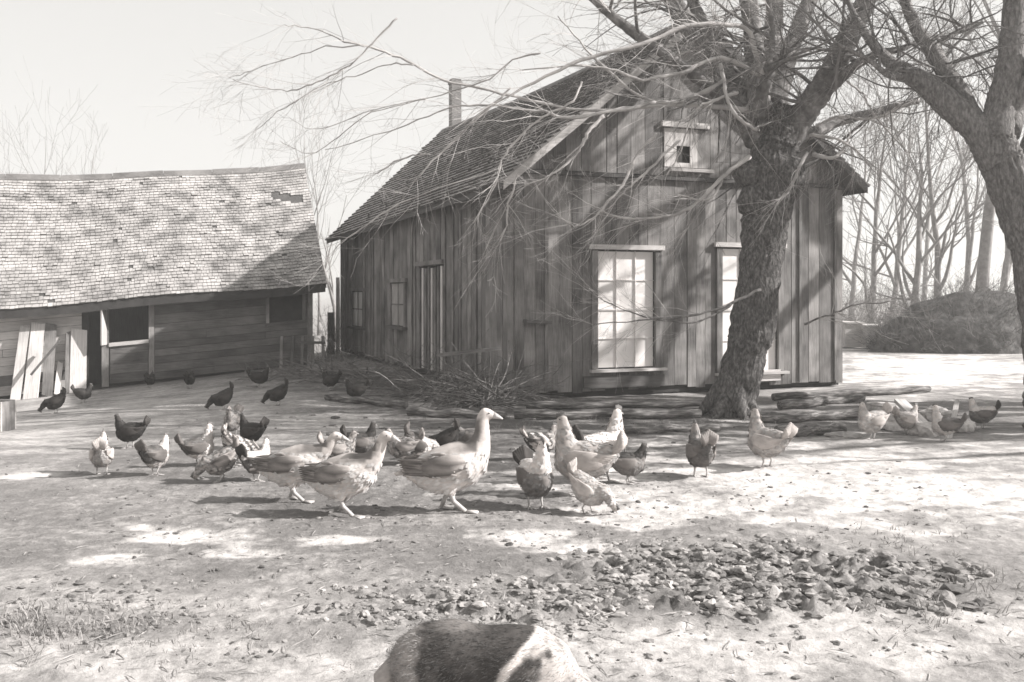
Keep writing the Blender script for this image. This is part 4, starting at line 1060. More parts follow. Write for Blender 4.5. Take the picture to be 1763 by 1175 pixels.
# ================================================================== CLODS, STRAW, LITTER
random.seed(3)
bm = bmesh.new(); bmesh.ops.create_icosphere(bm, subdivisions=2, radius=1)
base = np.array([v.co[:] for v in bm.verts]); bf = np.array([[v.index for v in f.verts] for f in bm.faces]); bm.free()
def gzn(x, y):
    """height of the modelled earth at a point"""
    i_ = np.clip(np.searchsorted(xs, x) - 1, 0, nx - 2); j_ = np.clip(np.searchsorted(ys, y) - 1, 0, ny - 2)
    fx_ = (x - xs[i_]) / (xs[i_ + 1] - xs[i_]); fy_ = (y - ys[j_]) / (ys[j_ + 1] - ys[j_])
    return (GZ2[j_, i_] * (1 - fx_) + GZ2[j_, i_ + 1] * fx_) * (1 - fy_) + (GZ2[j_ + 1, i_] * (1 - fx_) + GZ2[j_ + 1, i_ + 1] * fx_) * fy_
def gh(x, y): return float(gzn(np.array([x]), np.array([y]))[0])
spots = []
def scatter(n, cx, cy, rx, ry, smin, smax, tone=(0.45, 1.0)):
    for _ in range(n):
        while True:
            a, c = random.uniform(-1, 1), random.uniform(-1, 1)
            rr_ = math.sqrt(a * a + c * c); g0 = G(cx + a * rx, cy + c * ry)
            nn_ = mnoise.noise(Vector((g0.x * 1.7, g0.y * 2.2, 3))) * .9 + mnoise.noise(Vector((g0.x * 5, g0.y * 5, 9))) * .6
            if rr_ < 1 and random.random() < 1.1 - .95 * rr_ + nn_: break
        g = G(cx + a * rx, cy + c * ry); s_ = smin + (smax - smin) * random.random() ** 2.5
        spots.append((g.x, g.y, s_, random.uniform(*tone)))
scatter(1900, 1230, 1000, 340, 82, .003, .036, (.45, 1.1))
scatter(1000, 850, 1042, 350, 50, .002, .026, (.5, 1.1))
scatter(160, 1600, 1010, 130, 55, .012, .05, (.35, .8))
scatter(1500, 880, 1010, 950, 190, .002, .016, (.3, .95))
scatter(200, 150, 1060, 220, 60, .006, .024, (.35, .8))
scatter(900, 800, 850, 900, 100, .003, .020, (.25, .8))
scatter(120, 900, 735, 600, 40, .010, .04, (.3, .7))
sp_ = np.array(spots); nC = len(sp_); nv = len(base)
lump = np.ones((nC, nv))
for fq, am in ((2.2, .24), (4.5, .2), (8.0, .16), (13.0, .10)):
    dr = rng.standard_normal((nC, 3)); dr /= np.linalg.norm(dr, axis=1, keepdims=True)
    lump += am * np.sin(np.einsum('vk,nk->nv', base, dr) * fq + rng.uniform(0, 6.28, (nC, 1)))
lump += rng.normal(0, .07, (nC, nv))
V = np.repeat(base[None], nC, 0) * lump[..., None]
sc = np.stack([sp_[:, 2] * rng.uniform(.8, 1.7, nC), sp_[:, 2] * rng.uniform(.8, 1.5, nC), sp_[:, 2] * rng.uniform(.35, .75, nC)], 1)
V *= sc[:, None, :]
an = rng.uniform(0, 6.28, nC); ca_, sa_ = np.cos(an)[:, None], np.sin(an)[:, None]
Vx = V[..., 0] * ca_ - V[..., 1] * sa_; Vy = V[..., 0] * sa_ + V[..., 1] * ca_
zc = gzn(sp_[:, 0], sp_[:, 1]) + sc[:, 2] * .2
VV = np.stack([Vx + sp_[:, 0:1], Vy + sp_[:, 1:2], V[..., 2] + zc[:, None]], -1).reshape(-1, 3)
FF = (bf[None] + (np.arange(nC) * nv)[:, None, None]).reshape(-1, 3)
cme = bpy.data.meshes.new('mud_clods'); cme.from_pydata(VV.tolist(), [], FF.tolist())
a_ = cme.color_attributes.new('Col', 'FLOAT_COLOR', 'POINT'); cb = np.ones((nC * nv, 4), np.float32); cb[:, :3] = np.repeat(sp_[:, 3], nv)[:, None]
a_.data.foreach_set('color', cb.ravel()); cme.materials.append(M['clod'])
co = obj('mud_clods', cme); co['kind'] = 'stuff'; co['label'] = 'crumbled dark mud clods scattered over the yard'
# dry grass
st_ = MB(); random.seed(77)
def tufts(n, cx, cy, rx, ry, hmin, hmax, blades=9):
    for _ in range(n):
        g = G(cx + random.gauss(0, .5) * rx, cy + random.gauss(0, .5) * ry); g.z = gh(g.x, g.y)
        for _b in range(random.randint(blades // 2, blades)):
            p = g + Vector((random.gauss(0, .025), random.gauss(0, .025), -.005)); h = random.uniform(hmin, hmax)
            d = Vector((random.gauss(0, .5), random.gauss(0, .5), 1)).normalized(); wv = random.uniform(.0015, .0035)
            side = Vector((random.gauss(0, 1), random.gauss(0, 1), 0)).normalized() * wv
            m1 = p + d * h * .55; e = p + d * h + Vector((d.x, d.y, -.3)) * h * .35
            st_.add([p - side, p + side, m1 + side * .8, m1 - side * .8, e], [(0, 1, 2, 3), (3, 2, 4)])
tufts(60, 50, 1085, 90, 40, .03, .11); tufts(60, 190, 1075, 120, 50, .02, .07); tufts(70, 330, 1090, 330, 70, .015, .05)
tufts(50, 1650, 1010, 130, 70, .03, .10); tufts(60, 1000, 1000, 700, 120, .015, .04); tufts(40, 1560, 930, 160, 30, .02, .06); tufts(60, 1100, 735, 300, 18, .04, .12)
o = st_.build('dry_grass', 'straw'); o['kind'] = 'stuff'; o['label'] = 'dry grass tufts in the yard'
# straw litter
st_ = MB()
for _ in range(1000):
    g = G(random.uniform(-50, 1800), 700 + 470 * random.random() ** 1.2); g.z = gh(g.x, g.y) + .006
    an = random.uniform(0, 6.28); L = random.uniform(.03, .14); d = Vector((math.cos(an), math.sin(an), random.uniform(-.05, .12))) * L; s_ = Vector((-math.sin(an), math.cos(an), 0)) * .003
    st_.add([g - s_, g + s_, g + d + s_, g + d - s_, g + d * .5 + Vector((0, 0, .004))], [(0, 1, 4), (1, 2, 4), (2, 3, 4), (3, 0, 4)])
o = st_.build('straw_litter', 'straw'); o['kind'] = 'stuff'; o['label'] = 'loose straw and twigs littering the yard'

# ================================================================== ANIMALS
def remeshed(mb, voxel, smooth_it, name):
    o = bpy.data.objects.new('tmp', mb.mesh('tmp')); COL.objects.link(o)
    bmx = bmesh.new(); bmx.from_mesh(o.data); bmesh.ops.recalc_face_normals(bmx, faces=bmx.faces); bmx.to_mesh(o.data); bmx.free()
    r = o.modifiers.new('r', 'REMESH'); r.mode = 'VOXEL'; r.voxel_size = voxel
    s_ = o.modifiers.new('s', 'SMOOTH'); s_.factor = .5; s_.iterations = smooth_it
    dg = bpy.context.evaluated_depsgraph_get(); me = bpy.data.meshes.new_from_object(o.evaluated_get(dg)); me.name = name
    bpy.data.objects.remove(o); me.polygons.foreach_set('use_smooth', np.ones(len(me.polygons), bool)); return me

def paint(me, fn, mat):
    n = len(me.vertices); co = np.empty(n * 3, np.float32); me.vertices.foreach_get('co', co); co = co.reshape(-1, 3)
    a = me.color_attributes.new('Col', 'FLOAT_COLOR', 'POINT'); b_ = np.ones((n, 4), np.float32)
    v = np.array([fn(*c) for c in co], np.float32); b_[:, :3] = v[:, None] * np.array([1, .965, .945])
    a.data.foreach_set('color', b_.ravel()); me.materials.clear(); me.materials.append(M[mat]); return me

def nz(x, y, z, s=18, o=0): return mnoise.noise(Vector((x * s + o, y * s, z * s)))
def bars(x, z, f): return .5 + .5 * math.sin((x * .8 + z * .6) * f)
PAT = {
 'dark': lambda x, y, z: .055 + .02 * nz(x, y, z),
 'grey': lambda x, y, z: .17 + .07 * nz(x, y, z, 14) + (.10 if z > .33 else 0) + .12 * max(0, -y * 6),
 'pale': lambda x, y, z: .44 + .16 * nz(x, y, z, 12) + .12 * nz(x, y, z, 40),
 'speckled': lambda x, y, z: max(.07, .26 + .30 * nz(x, y, z, 34) + .12 * nz(x, y, z, 12)),
 'barred': lambda x, y, z: max(.07, .10 + .42 * (bars(x, z, 120) > .55)),
 'pale_breast': lambda x, y, z: (.55 if (x > .03 and z > .1) or z < .15 else .13) + .08 * nz(x, y, z),
 'pale_neck': lambda x, y, z: (.62 if z > .27 else .19) + .08 * nz(x, y, z, 20),
 'dark_neck': lambda x, y, z: (.06 if z > .29 else .20) + .05 * nz(x, y, z, 20),
 'striped': lambda x, y, z: (.55 if bars(x, z, 75) > .6 else .09) if x < .12 else .35,
}
def hen_mesh(pose, pat):
    mb = MB()
    # trunk: pointed rump, deep breast
    body = [(-.215, .32), (-.175, .30), (-.11, .258), (-.03, .218), (.05, .205), (.11, .222), (.15, .252)]
    brad = [(.018, .018), (.055, .06), (.09, .10), (.112, .13), (.110, .128), (.086, .10), (.04, .05)]
    tilt = {'stand': 0, 'peck': R(20), 'alert': R(-9), 'look': R(-3)}[pose]     # nose-down positive
    c = Vector((0, 0, .2)); rot = Matrix.Rotation(tilt, 3, 'Y')
    tr = lambda p: c + rot @ (Vector((p[0], 0, p[1])) - c)
    mb.ell([tr(p) for p in body], brad, 18)
    nb = tr((.08, .245))
    if pose == 'peck':
        neck = [nb, nb + Vector((.075, 0, .0)), nb + Vector((.125, 0, -.05)), nb + Vector((.155, 0, -.105)), nb + Vector((.175, 0, -.14))]
        head = neck[-1]; hd = Vector((.55, 0, -.83))
    else:
        f_ = {'stand': .05, 'alert': .04, 'look': .07}[pose]; u = {'stand': .165, 'alert': .19, 'look': .135}[pose]
        neck = [nb, nb + Vector((f_ * .65, 0, u * .35)), nb + Vector((f_, 0, u * .7)), nb + Vector((f_ * 1.1, 0, u)), nb + Vector((f_ * 1.25, 0, u + .02))]
        head = neck[-1]; hd = Vector((.97, 0, -.2))
    mb.ell(neck, [(.085, .092), (.064, .07), (.045, .05), (.035, .038), (.028, .03)], 14)
    hd.normalize()
    mb.ell([head - hd * .035, head - hd * .015, head + hd * .012, head + hd * .035], [(.012, .014), (.026, .029), (.025, .027), (.012, .013)], 12)
    for sy in (-1, 1):   # thighs
        mb.ell([Vector((-.01, sy * .045, .19)), Vector((.0, sy * .05, .13)), Vector((-.012, sy * .05, .085))], [(.04, .05), (.03, .036), (.012, .014)], 10)
    me = remeshed(mb, .0085, 5, 'body'); paint(me, PAT[pat], 'feather')
    # wings
    wings = []
    for sy in (-1, 1):
        wm = MB()
        wp = [tr((.085, .235)), tr((.04, .235)), tr((-.04, .235)), tr((-.11, .25)), tr((-.19, .275))]
        off = [.085, .106, .111, .092, .05]
        wm.ell([p + Vector((0, sy * (o_), 0)) for p, o_ in zip(wp, off)], [(.006, .02), (.014, .055), (.014, .065), (.012, .05), (.004, .012)], 12)
        for k in range(5):   # long flight feathers
            a = tr((-.03, .20 + k * .014)) + Vector((0, sy * .113, 0)); e = tr((-.18 - .010 * k, .25 + k * .014)) + Vector((0, sy * .065, 0))
            wm.ell([a, (a + e) / 2 + Vector((0, sy * .008, 0)), e], [(.003, .004), (.004, .014), (.002, .005)], 6)
        m_ = wm.mesh('wing', None, True); paint(m_, PAT[pat] if pat not in ('pale_neck', 'pale_breast') else (lambda x, y, z: .15 + .08 * nz(x, y, z)), 'feather'); wings.append(m_)
    tm = MB()
    for k in range(9):   # tail fan
        q = (k - 4) / 4; a = tr((-.17, .29)) + Vector((0, q * .02, 0)); up = .165 - abs(q) * .05
        e = tr((-.225 - .02 * abs(q), .30 + up * .9)) + Vector((0, q * .07, 0)); mid = (a + e) / 2 + Vector((-.02, 0, -.0))
        tm.tube([a, mid, (mid + e) / 2, e], [.016, .026, .024, .010], 6)
    tail = tm.mesh('tail', None, True); paint(tail, PAT[pat] if pat != 'pale_neck' else PAT['dark'], 'feather')
    cm = MB(); side = Vector((0, 1, 0)); upv = hd.cross(side) * -1 if (hd.cross(side)).z < 0 else hd.cross(side)
    b0 = head + upv * .022
    prof = [b0 - hd * .03, b0 + hd * .028]; pts = [b0 - hd * .03 - upv * .006]
    for k in range(5): pts += [b0 + hd * (-.028 + .013 * k) + upv * (.036 - .004 * abs(k - 2)), b0 + hd * (-.021 + .013 * k) + upv * .018]
    pts += [b0 + hd * .034 - upv * .008]; cm.prism([p - side * .004 for p in pts], side * .008)
    wt = head + hd * .02 - upv * .03; cm.tube([wt + upv * .012, wt, wt - upv * .02], [.006, .013, .005], 6)
    comb = cm.mesh('comb', 'comb', True)
    bk = MB(); bk.ell([head + hd * .026, head + hd * .042, head + hd * .058 - upv * .004], [(.010, .010), (.007, .007), (.001, .001)], 8); beak = bk.mesh('beak', 'horn', True)
    legs = []
    for sy in (-1, 1):
        lm = MB(); kx = .02 * sy * (pose != 'alert')
        a, k_, f_ = Vector((-.008, sy * .05, .10)), Vector((-.018 + kx, sy * .05, .055)), Vector((.0 + kx, sy * .05, .008))
        lm.tube([a, k_, f_], [.009, .008, .007], 7)
        for an in (-.5, 0, .5, math.pi): lm.tube([f_, f_ + Vector((math.cos(an) * .045, math.sin(an) * .045, .0)), f_ + Vector((math.cos(an) * .07, math.sin(an) * .07, -.006))] if an != math.pi else [f_, f_ + Vector((-.03, 0, -.005))], [.006, .005, .002] if an != math.pi else [.005, .002], 5)
        legs.append(lm.mesh('leg', 'horn', True))
    em = []
    for sy in (-1, 1):
        q = MB(); cc = head + hd * .008 + Vector((0, sy * .0235, 0)) + upv * .006; q.ell([cc - Vector((.005, 0, 0)), cc, cc + Vector((.005, 0, 0))], [(.001, .001), (.004, .005), (.001, .001)], 6); em.append(q.mesh('eye', 'eye', True))
    pl_ = plumage(me, 650, .034, .010, PAT[pat], 5, head.z - .03 if pose != 'peck' else 9, .8, 1.1, .004)
    return me, wings, tail, comb, beak, legs, em, max(v.co.z for v in me.vertices), pl_
def plumage(me, n, L0, w0, colfn, seed, zmax=9, lo=.72, hi=1.12, lift=.005):
    r_ = np.random.default_rng(seed); m_ = MB(); nvx = len(me.vertices)
    for i_ in r_.integers(0, nvx, n):
        v = me.vertices[int(i_)]; p, nn = v.co, v.normal
        if p.z < .10 or p.z > zmax: continue
        d = Vector((-.9 + r_.normal(0, .15), r_.normal(0, .2), -.35 + r_.normal(0, .15)))
        d = d - nn * d.dot(nn)
        if d.length < .2: d = Vector((0, 0, -1)) - nn * nn.dot(Vector((0, 0, -1)))
        if d.length < .05: continue
        d.normalize(); k = L0 * r_.uniform(.7, 1.2); sd_ = d.cross(nn).normalized() * w0 * r_.uniform(.7, 1.2)
        a = p + nn * .001; md = p + d * k * .55 + nn * lift; e = p + d * k + nn * lift * .8
        c = max(.03, colfn(p.x, p.y, p.z) * r_.uniform(lo, hi))
        m_.add([a - sd_ * .5, a + sd_ * .5, md + sd_, e, md - sd_], [(0, 1, 2, 4), (4, 2, 3)], c)
    return m_.mesh('plumage', 'feather')
cache = {}
def hen(px, py, top, heading, pat, pose, label, name='hen', grp='hens and other poultry in the yard', smin=.85, smax=1.45):
    key = (pose, pat)
    if key not in cache: cache[key] = hen_mesh(pose, pat)
    me, wings, tail, comb, beak, legs, eyes, H, plm = cache[key]
    g = G(px, py); g.z = gh(g.x, g.y)
    tall = max(H, max(v.co.z for v in tail.vertices)); s_ = (py - top) * g.y / F / tall; s_ = min(max(s_, smin), smax)
    t_ = thing(name, label, 'hen', g, R(heading), grp); t_.scale = (s_, s_, s_)
    obj('plumage', plm, obj('body', me, t_))['kind'] = 'stuff'
    for m_ in wings: obj('wing', m_, t_)
    obj('tail', tail, t_); obj('comb', comb, t_); obj('beak', beak, t_)
    for m_ in legs: obj('leg', m_, t_)
    for m_ in eyes: obj('eye', m_, t_)
    return t_
HENS = [
 (222, 772, 726, 176, 'dark', 'look', 'black hen in profile facing left, apart on the pale ground at left'),
 (175, 818, 745, 108, 'pale', 'stand', 'white hen at far left with its back turned'),
 (268, 820, 772, 70, 'pale_breast', 'look', 'small half-dark hen between the white hen and the left cluster'),
 (343, 802, 742, 40, 'pale_breast', 'alert', 'pale-breasted hen at the left side of the cluster'),
 (400, 752, 699, -95, 'speckled', 'stand', 'speckled hen at the back of the left cluster facing the camera'),
 (432, 772, 730, 150, 'dark', 'look', 'dark hen in the middle of the left cluster'),
 (380, 830, 772, 200, 'speckled', 'peck', 'speckled hen pecking at the front of the left cluster'),
 (442, 828, 757, 60, 'pale_neck', 'stand', 'dark-backed hen with pale neck at the right of the left cluster'),
 (408, 800, 765, 20, 'barred', 'peck', 'barred hen bent down inside the left cluster'),
 (585, 806, 752, 15, 'speckled', 'look', 'speckled hen between the two leftmost geese'),
 (622, 794, 742, 20, 'dark_neck', 'stand', 'dark-necked hen behind the middle goose'),
 (692, 802, 760, 190, 'speckled', 'look', 'speckled hen low between the middle and right geese'),
 (722, 800, 764, 10, 'pale_breast', 'peck', 'hen with pale breast pecking behind the tail of the right goose'),
 (765, 792, 745, 175, 'dark', 'peck', 'dark hen pecking behind the back of the right goose'),
 (806, 784, 742, 185, 'grey', 'look', 'grey hen just behind the neck of the right goose'),
 (383, 706, 666, 205, 'dark', 'peck', 'dark hen pecking tail-up in the middle distance, left of its twin'),
 (478, 698, 666, 185, 'dark', 'peck', 'dark hen pecking with raised tail, right of its twin, before the shed'),
 (612, 692, 668, 190, 'dark', 'look', 'small dark hen near the brush at the far end of the house'),
 (95, 712, 682, 200, 'dark', 'peck', 'dark hen bent down below the leaning boards'),
 (143, 694, 668, 5, 'dark', 'look', 'dark hen squatting below the board nearest the shed door'),
 (258, 669, 654, 90, 'dark', 'look', 'tiny dark hen at the shed wall under the half door'),
 (326, 669, 654, 90, 'dark', 'look', 'tiny dark hen at the foot of the shed wall right of the doorway'),
 (446, 668, 632, 20, 'dark', 'look', 'dark hen close under the shed wall by the twigs'),
 (568, 672, 644, 160, 'dark', 'stand', 'dark hen at the edge of the brush between shed and house'),
 (932, 792, 735, 15, 'striped', 'look', 'dark bird with white-striped wing behind the front hens'),
 (922, 874, 754, -70, 'pale_neck', 'alert', 'grey-winged hen with white neck standing in front, right of the big goose'),
 (1000, 852, 716, 165, 'pale', 'alert', 'pale upright hen with head turned left behind the pecking pale hen'),
 (1012, 882, 788, -28, 'pale', 'peck', 'pale hen pecking at the ground, frontmost on the right'),
 (1040, 826, 704, 35, 'pale_neck', 'alert', 'tall hen with white neck and dark body right of the pale pair'),
 (1082, 832, 764, 4, 'dark_neck', 'look', 'dark hen in profile facing right beside the tall hen'),
 (1205, 820, 730, 98, 'grey', 'stand', 'grey hen seen from behind left of the white hen by the tree'),
 (1500, 756, 690, 200, 'pale', 'stand', 'white hen at the left of the rubble beside the log ends'),
 (1562, 748, 698, 25, 'pale', 'look', 'white hen in the middle of the rubble facing right'),
 (1690, 738, 690, 160, 'pale_neck', 'stand', 'pale-necked hen farthest right, before the mound'),
 (1626, 760, 700, 150, 'pale_breast', 'alert', 'hen with white breast at the right end of the rubble'),
 (1318, 804, 704, 125, 'pale', 'alert', 'white hen with raised tail at the foot of the old tree'),
]
random.seed(8)
for h_ in HENS: hen(*h_)

def goose_mesh(pose):
    mb = MB()
    body = [(-.42, .325), (-.36, .325), (-.27, .325), (-.14, .34), (0, .365), (.11, .405), (.19, .45), (.225, .49)]
    brad = [(.02, .02), (.075, .07), (.128, .128), (.166, .178), (.178, .198), (.165, .185), (.12, .135), (.05, .05)]
    mb.ell([Vector((x, 0, z)) for x, z in body], brad, 22)
    mb.ell([Vector((-.29, 0, .24)), Vector((-.13, 0, .205)), Vector((.03, 0, .22))], [(.04, .04), (.10, .065), (.05, .05)], 14)   # keel
    nk = {'up': [(.15, .45), (.205, .54), (.225, .62), (.228, .70), (.232, .765), (.25, .80)],
          'fwd': [(.15, .44), (.235, .50), (.285, .565), (.315, .635), (.335, .70), (.36, .735)],
          'low': [(.14, .44), (.23, .485), (.30, .53), (.345, .585), (.365, .635), (.392, .662)]}[pose]
    mb.ell([Vector((x, 0, z)) for x, z in nk], [(.13, .145), (.088, .10), (.064, .07), (.052, .056), (.048, .05), (.045, .045)], 16)
    h = Vector((nk[-1][0], 0, nk[-1][1])); hd = Vector((.95, 0, -.22)).normalized()
    mb.ell([h - hd * .04, h - hd * .02, h + hd * .02, h + hd * .06, h + hd * .085], [(.02, .02), (.041, .043), (.043, .046), (.034, .036), (.02, .022)], 14)
    for sy in (-1, 1): mb.ell([Vector((-.03, sy * .07, .30)), Vector((-.02, sy * .09, .22)), Vector((-.03, sy * .085, .135))], [(.06, .09), (.05, .065), (.02, .022)], 12)
    me = remeshed(mb, .012, 5, 'body')
    hz_ = h.z
    def gcol(x, y, z):
        n_ = .05 * nz(x, y, z, 16) + .04 * nz(x, y, z, 40)
        pale = .56 + n_ * 1.5
        nkx = min(nk, key=lambda q: abs(q[1] - z))[0]
        nape = sstep(.47, .52, z) * sstep(-.005, -.035, x - nkx) * (1 - sstep(hz_ - .07, hz_ - .02, z))
        backm = sstep(.36, .44, z) * sstep(.10, -.03, x) * (1 - sstep(-.30, -.36, x))
        low = sstep(.30, .24, z)
        v = pale + (.16 - pale) * nape
        v = v + (.46 - v) * backm
        return max(.06, v + (.74 - v) * max(low, sstep(-.28, -.34, x)))
    paint(me, gcol, 'feather')
    wings = []
    for sy in (-1, 1):
        wm = MB()
        wp = [Vector((.14, sy * .135, .42)), Vector((.08, sy * .158, .42)), Vector((-.04, sy * .170, .40)), Vector((-.17, sy * .155, .38)), Vector((-.30, sy * .11, .36)), Vector((-.42, sy * .05, .355))]
        wm.ell(wp, [(.006, .02), (.014, .06), (.016, .095), (.016, .085), (.012, .05), (.004, .012)], 14)
        for row, (x0, x1, z0, dz, L, wd_) in enumerate([(.02, -.12, .345, .028, .12, .016), (-.10, -.20, .335, .022, .17, .018), (-.18, -.24, .345, .018, .24, .016)]):
            for k in range(7):
                a = Vector((x0 + (x1 - x0) * k / 9, sy * (.178 - row * .012 - .002 * k), z0 - .02 + dz * k)); e = a + Vector((-L, -sy * (.02 + .028 * row), -.006))
                wm.ell([a, a.lerp(e, .35) + Vector((0, sy * .006, 0)), a.lerp(e, .75), e], [(.003, .006), (.005, wd_), (.004, wd_ * .8), (.002, .003)], 6)
        m_ = wm.mesh('wing', None, True)
        paint(m_, lambda x, y, z: max(.07, (.17 + .32 * sstep(-.25, .14, x)) * (1 + .9 * nz(x * .22, y, z * 2.4, 45) + .5 * nz(x, y, z, 30))), 'feather'); wings.append(m_)
    tm = MB()
    for k in range(9):
        q = (k - 4) / 4; a = Vector((-.36, q * .04, .325)); e = Vector((-.50 + .03 * abs(q), q * .09, .31)); tm.ell([a, a.lerp(e, .5), e], [(.014, .006), (.022, .006), (.008, .003)], 8)
    tail = tm.mesh('tail', None, True); paint(tail, lambda x, y, z: .6 if x < -.48 else .34, 'feather')
    up = Vector((.22, 0, .95)).normalized(); bk = MB(); bk.ell([h + hd * .065, h + hd * .10 - up * .004, h + hd * .135 - up * .01, h + hd * .155 - up * .014], [(.027, .032), (.022, .022), (.016, .012), (.006, .005)], 10); beak = bk.mesh('beak', 'horn', True)
    eyes = []
    for sy in (-1, 1):
        q = MB(); c_ = h + hd * .03 + up * .012 + Vector((0, sy * .040, 0)); q.ell([c_ - hd * .008, c_, c_ + hd * .008], [(.001, .001), (.005, .007), (.001, .001)], 8); eyes.append(q.mesh('eye', 'eye', True))
    legs = []
    for sy in (-1, 1):
        lm = MB(); st_p = .11 if sy < 0 else -.09
        a, k_, f_ = Vector((-.03, sy * .085, .16)), Vector((-.045 + st_p * .35, sy * .085, .095)), Vector((-.02 + st_p, sy * .085, .014))
        lm.tube([a, k_, f_], [.026, .020, .018], 8)
        tips = [f_ + Vector((math.cos(an_) * .11, math.sin(an_) * .11, -.008)) for an_ in (-.5, 0, .5)]
        for e in tips: lm.tube([f_, e], [.012, .005], 6)
        lm.prism([f_ + Vector((0, 0, -.006)), tips[0], tips[1], tips[2]], Vector((0, 0, .006)))
        lm.tube([f_, f_ + Vector((-.03, 0, 0))], [.008, .004], 5); legs.append(lm.mesh('leg', 'horn', True))
    return me, wings, tail, beak, eyes, legs, hz_ + .045, plumage(me, 900, .055, .015, gcol, 6, .5, .88, 1.06, .0035)
gcache = {}
def goose(px, py, top, heading, pose, label):
    if pose not in gcache: gcache[pose] = goose_mesh(pose)
    me, wings, tail, beak, eyes, legs, H, plm = gcache[pose]
    g = G(px, py); g.z = gh(g.x, g.y); s_ = (py - top) * g.y / F / H
    t_ = thing('goose', label, 'goose', g, R(heading), 'grey and white geese in the yard'); t_.scale = (s_,) * 3
    obj('plumage', plm, obj('body', me, t_))['kind'] = 'stuff'; obj('tail', tail, t_); obj('beak', beak, t_)
    for m_ in wings: obj('wing', m_, t_)
    for m_ in eyes: obj('eye', m_, t_)
    for m_ in legs: obj('leg', m_, t_)
goose(782, 880, 703, 3, 'up', 'tall goose striding right with raised head, rightmost of the three geese')
goose(598, 888, 740, -14, 'fwd', 'middle goose facing right with pale breast and dark folded wing')
goose(512, 862, 742, -6, 'low', 'leftmost goose partly behind the middle one, neck stretched forward')

# farm dog, its back rising into the bottom of the picture
DD = 3.35
dg_ = thing('dog', 'dark-backed dog with pale rump and white collar stripe at the bottom edge', 'dog', ((846 - CX) / F * DD, DD, gh((846 - CX) / F * DD, DD)), R(0)); dg_.scale = (.84, .95, 1.0)
mb = MB()
mb.ell([Vector(p) for p in ((-.42, 0, .44), (-.37, 0, .455), (-.28, 0, .475), (-.18, 0, .475), (-.05, 0, .45), (.08, 0, .44), (.17, 0, .43), (.25, 0, .40), (.31, 0, .36))],
       [(.03, .04), (.09, .09), (.125, .122), (.135, .136), (.125, .138), (.135, .152), (.135, .155), (.115, .14), (.08, .10)], 24)
mb.ell([Vector(p) for p in ((.16, 0, .42), (.26, 0, .385), (.35, 0, .32), (.41, 0, .25), (.45, 0, .21))], [(.11, .125), (.10, .115), (.085, .10), (.075, .085), (.06, .07)], 18)     # neck lowered
mb.ell([Vector(p) for p in ((.40, 0, .26), (.45, 0, .215), (.51, 0, .17), (.56, 0, .125), (.61, 0, .085), (.635, 0, .065))], [(.05, .05), (.072, .07), (.065, .065), (.042, .045), (.034, .036), (.022, .022)], 16)  # head to the ground
for sy in (-1, 1):
    mb.ell([Vector((-.27, sy * .07, .48)), Vector((-.24, sy * .085, .38)), Vector((-.20, sy * .085, .28)), Vector((-.30, sy * .085, .18)), Vector((-.305, sy * .085, .05)), Vector((-.26, sy * .085, .025))], [(.075, .11), (.06, .095), (.04, .05), (.028, .032), (.024, .026), (.03, .024)], 12)
    mb.ell([Vector((.17, sy * .08, .42)), Vector((.14, sy * .09, .30)), Vector((.17, sy * .09, .18)), Vector((.165, sy * .09, .05)), Vector((.20, sy * .09, .025))], [(.06, .08), (.045, .055), (.03, .034), (.024, .026), (.03, .024)], 12)
    mb.ell([Vector((.44, sy * .06, .265)), Vector((.425, sy * .085, .25)), Vector((.42, sy * .10, .20))], [(.02, .03), (.014, .035), (.005, .012)], 8)  # ears
dme = remeshed(mb, .012, 6, 'body')
def dogc(x, y, z):
    n_ = .05 * nz(x, y, z, 9) + .05 * nz(x, y, z, 30)
    edge = .02 + .145 * max(0, (z - .396) / .17) ** 2 + .15 * n_
    band = x - edge
    v = .07 + .3 * n_
    v += (.24 + n_ - v) * .6 * sstep(.575, .605, z) * sstep(-.27, -.20, x) * sstep(.0, -.08, x)
    v += (.36 + 2 * n_ - v) * sstep(-.27, -.31, x + .5 * n_)
    v += (.74 + n_ - v) * sstep(-.018, .006, band)
    pt_ = sstep(.025, .05, band) ; dk_ = (1 - sstep(.10, .16, band + n_)) * sstep(.53, .49, z + n_ * .6)
    v += (.44 + 3 * n_ - v) * pt_
    v += (.10 + n_ - v) * pt_ * dk_
    return max(.03, v)
paint(dme, dogc, 'fur'); obj('body', dme, dg_)
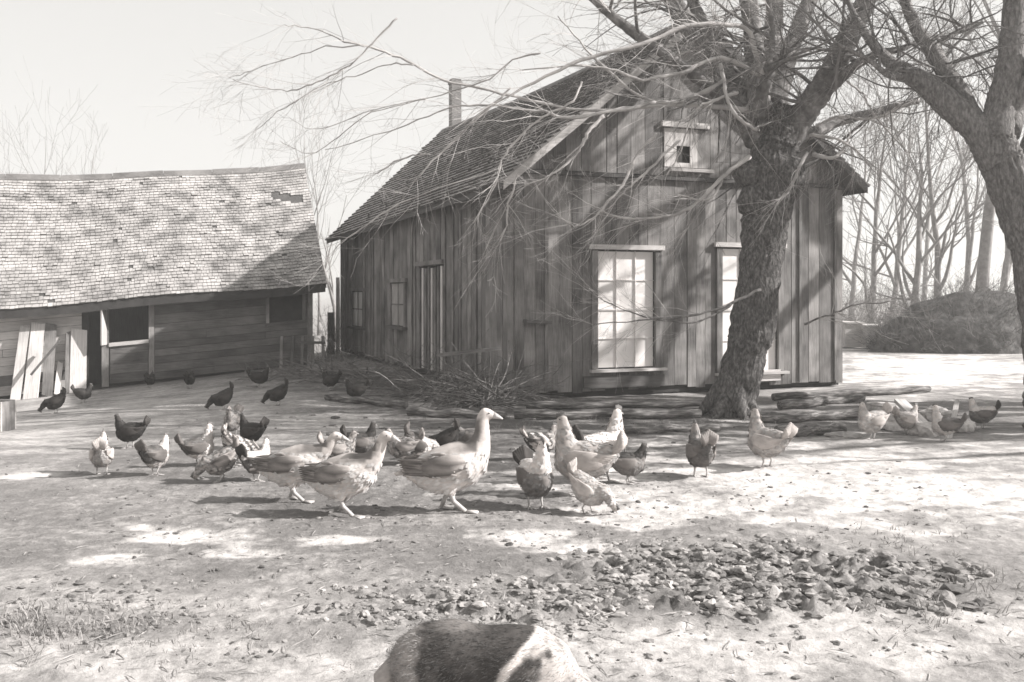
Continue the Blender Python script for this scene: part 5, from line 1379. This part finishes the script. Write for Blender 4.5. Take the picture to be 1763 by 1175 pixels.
# coat of short hairs
n = len(dme.vertices); co_ = np.empty(n * 3, np.float32); dme.vertices.foreach_get('co', co_); co_ = co_.reshape(-1, 3)
no_ = np.array([v.normal[:] for v in dme.vertices]); hv, hf, hc = [], [], []
for k in range(26000):
    i_ = rng.integers(0, n); p, nn = co_[i_], no_[i_]
    p = p + rng.normal(0, .004, 3); L = rng.uniform(.009, .018) * (1.3 if p[2] > .3 else .6)
    lay = np.array([-.9, 0, -.25]) + rng.normal(0, .22, 3); d = nn * .18 + lay * .8; d -= nn * min(0, float(d @ nn)); d /= np.linalg.norm(d) + 1e-6
    s_ = np.cross(d, nn); s_ = s_ / (np.linalg.norm(s_) + 1e-6) * .0011
    b0 = len(hv); e = p + d * L; hv += [p - s_, p + s_, e]; hf.append((b0, b0 + 1, b0 + 2))
    c = max(.04, dogc(*p) * rng.uniform(.6, 1.25)); hc += [c] * 3
fm = MB(); fm.v = [tuple(map(float, q)) for q in hv]; fm.f = hf; fm.c = hc
o = fm.build('fur', 'fur', dg_); o['kind'] = 'stuff'
tm = MB(); tm.tube([Vector((-.39, 0, .47)), Vector((-.45, 0, .40)), Vector((-.48, 0, .30)), Vector((-.47, 0, .2)), Vector((-.49, 0, .13))], [.035, .045, .05, .04, .012], 12, .1)
tl = tm.mesh('tail', None, True); paint(tl, lambda x, y, z: .45, 'fur'); obj('tail', tl, dg_)
for sy in (-1, 1):
    q = MB(); c_ = Vector((.515, sy * .056, .19)); q.ell([c_ - Vector((.01, 0, 0)), c_, c_ + Vector((.01, 0, 0))], [(.002, .002), (.008, .009), (.002, .002)], 8); obj('eye', q.mesh('eye', 'eye', True), dg_)
q = MB(); q.ell([Vector((.63, 0, .07)), Vector((.645, 0, .058)), Vector((.655, 0, .05))], [(.018, .016), (.016, .014), (.004, .004)], 8); obj('nose', q.mesh('nose', 'eye', True), dg_)

# ================================================================== AIR
hz_b = MB(); hz_b.box((0, 420, 7.0), (840, 1000, 20.0))
hm = bpy.data.materials.new('pale_air'); hm.use_nodes = True; ht = hm.node_tree; ht.nodes.clear()
pv = ht.nodes.new('ShaderNodeVolumePrincipled'); pv.inputs['Color'].default_value = (.93, .92, .90, 1); pv.inputs['Density'].default_value = 0.0030; pv.inputs['Anisotropy'].default_value = 0.2
mo = ht.nodes.new('ShaderNodeOutputMaterial'); ht.links.new(pv.outputs[0], mo.inputs['Volume'])
air = hz_b.build('haze', hm); air['kind'] = 'stuff'; air['label'] = 'thin pale haze over the yard'
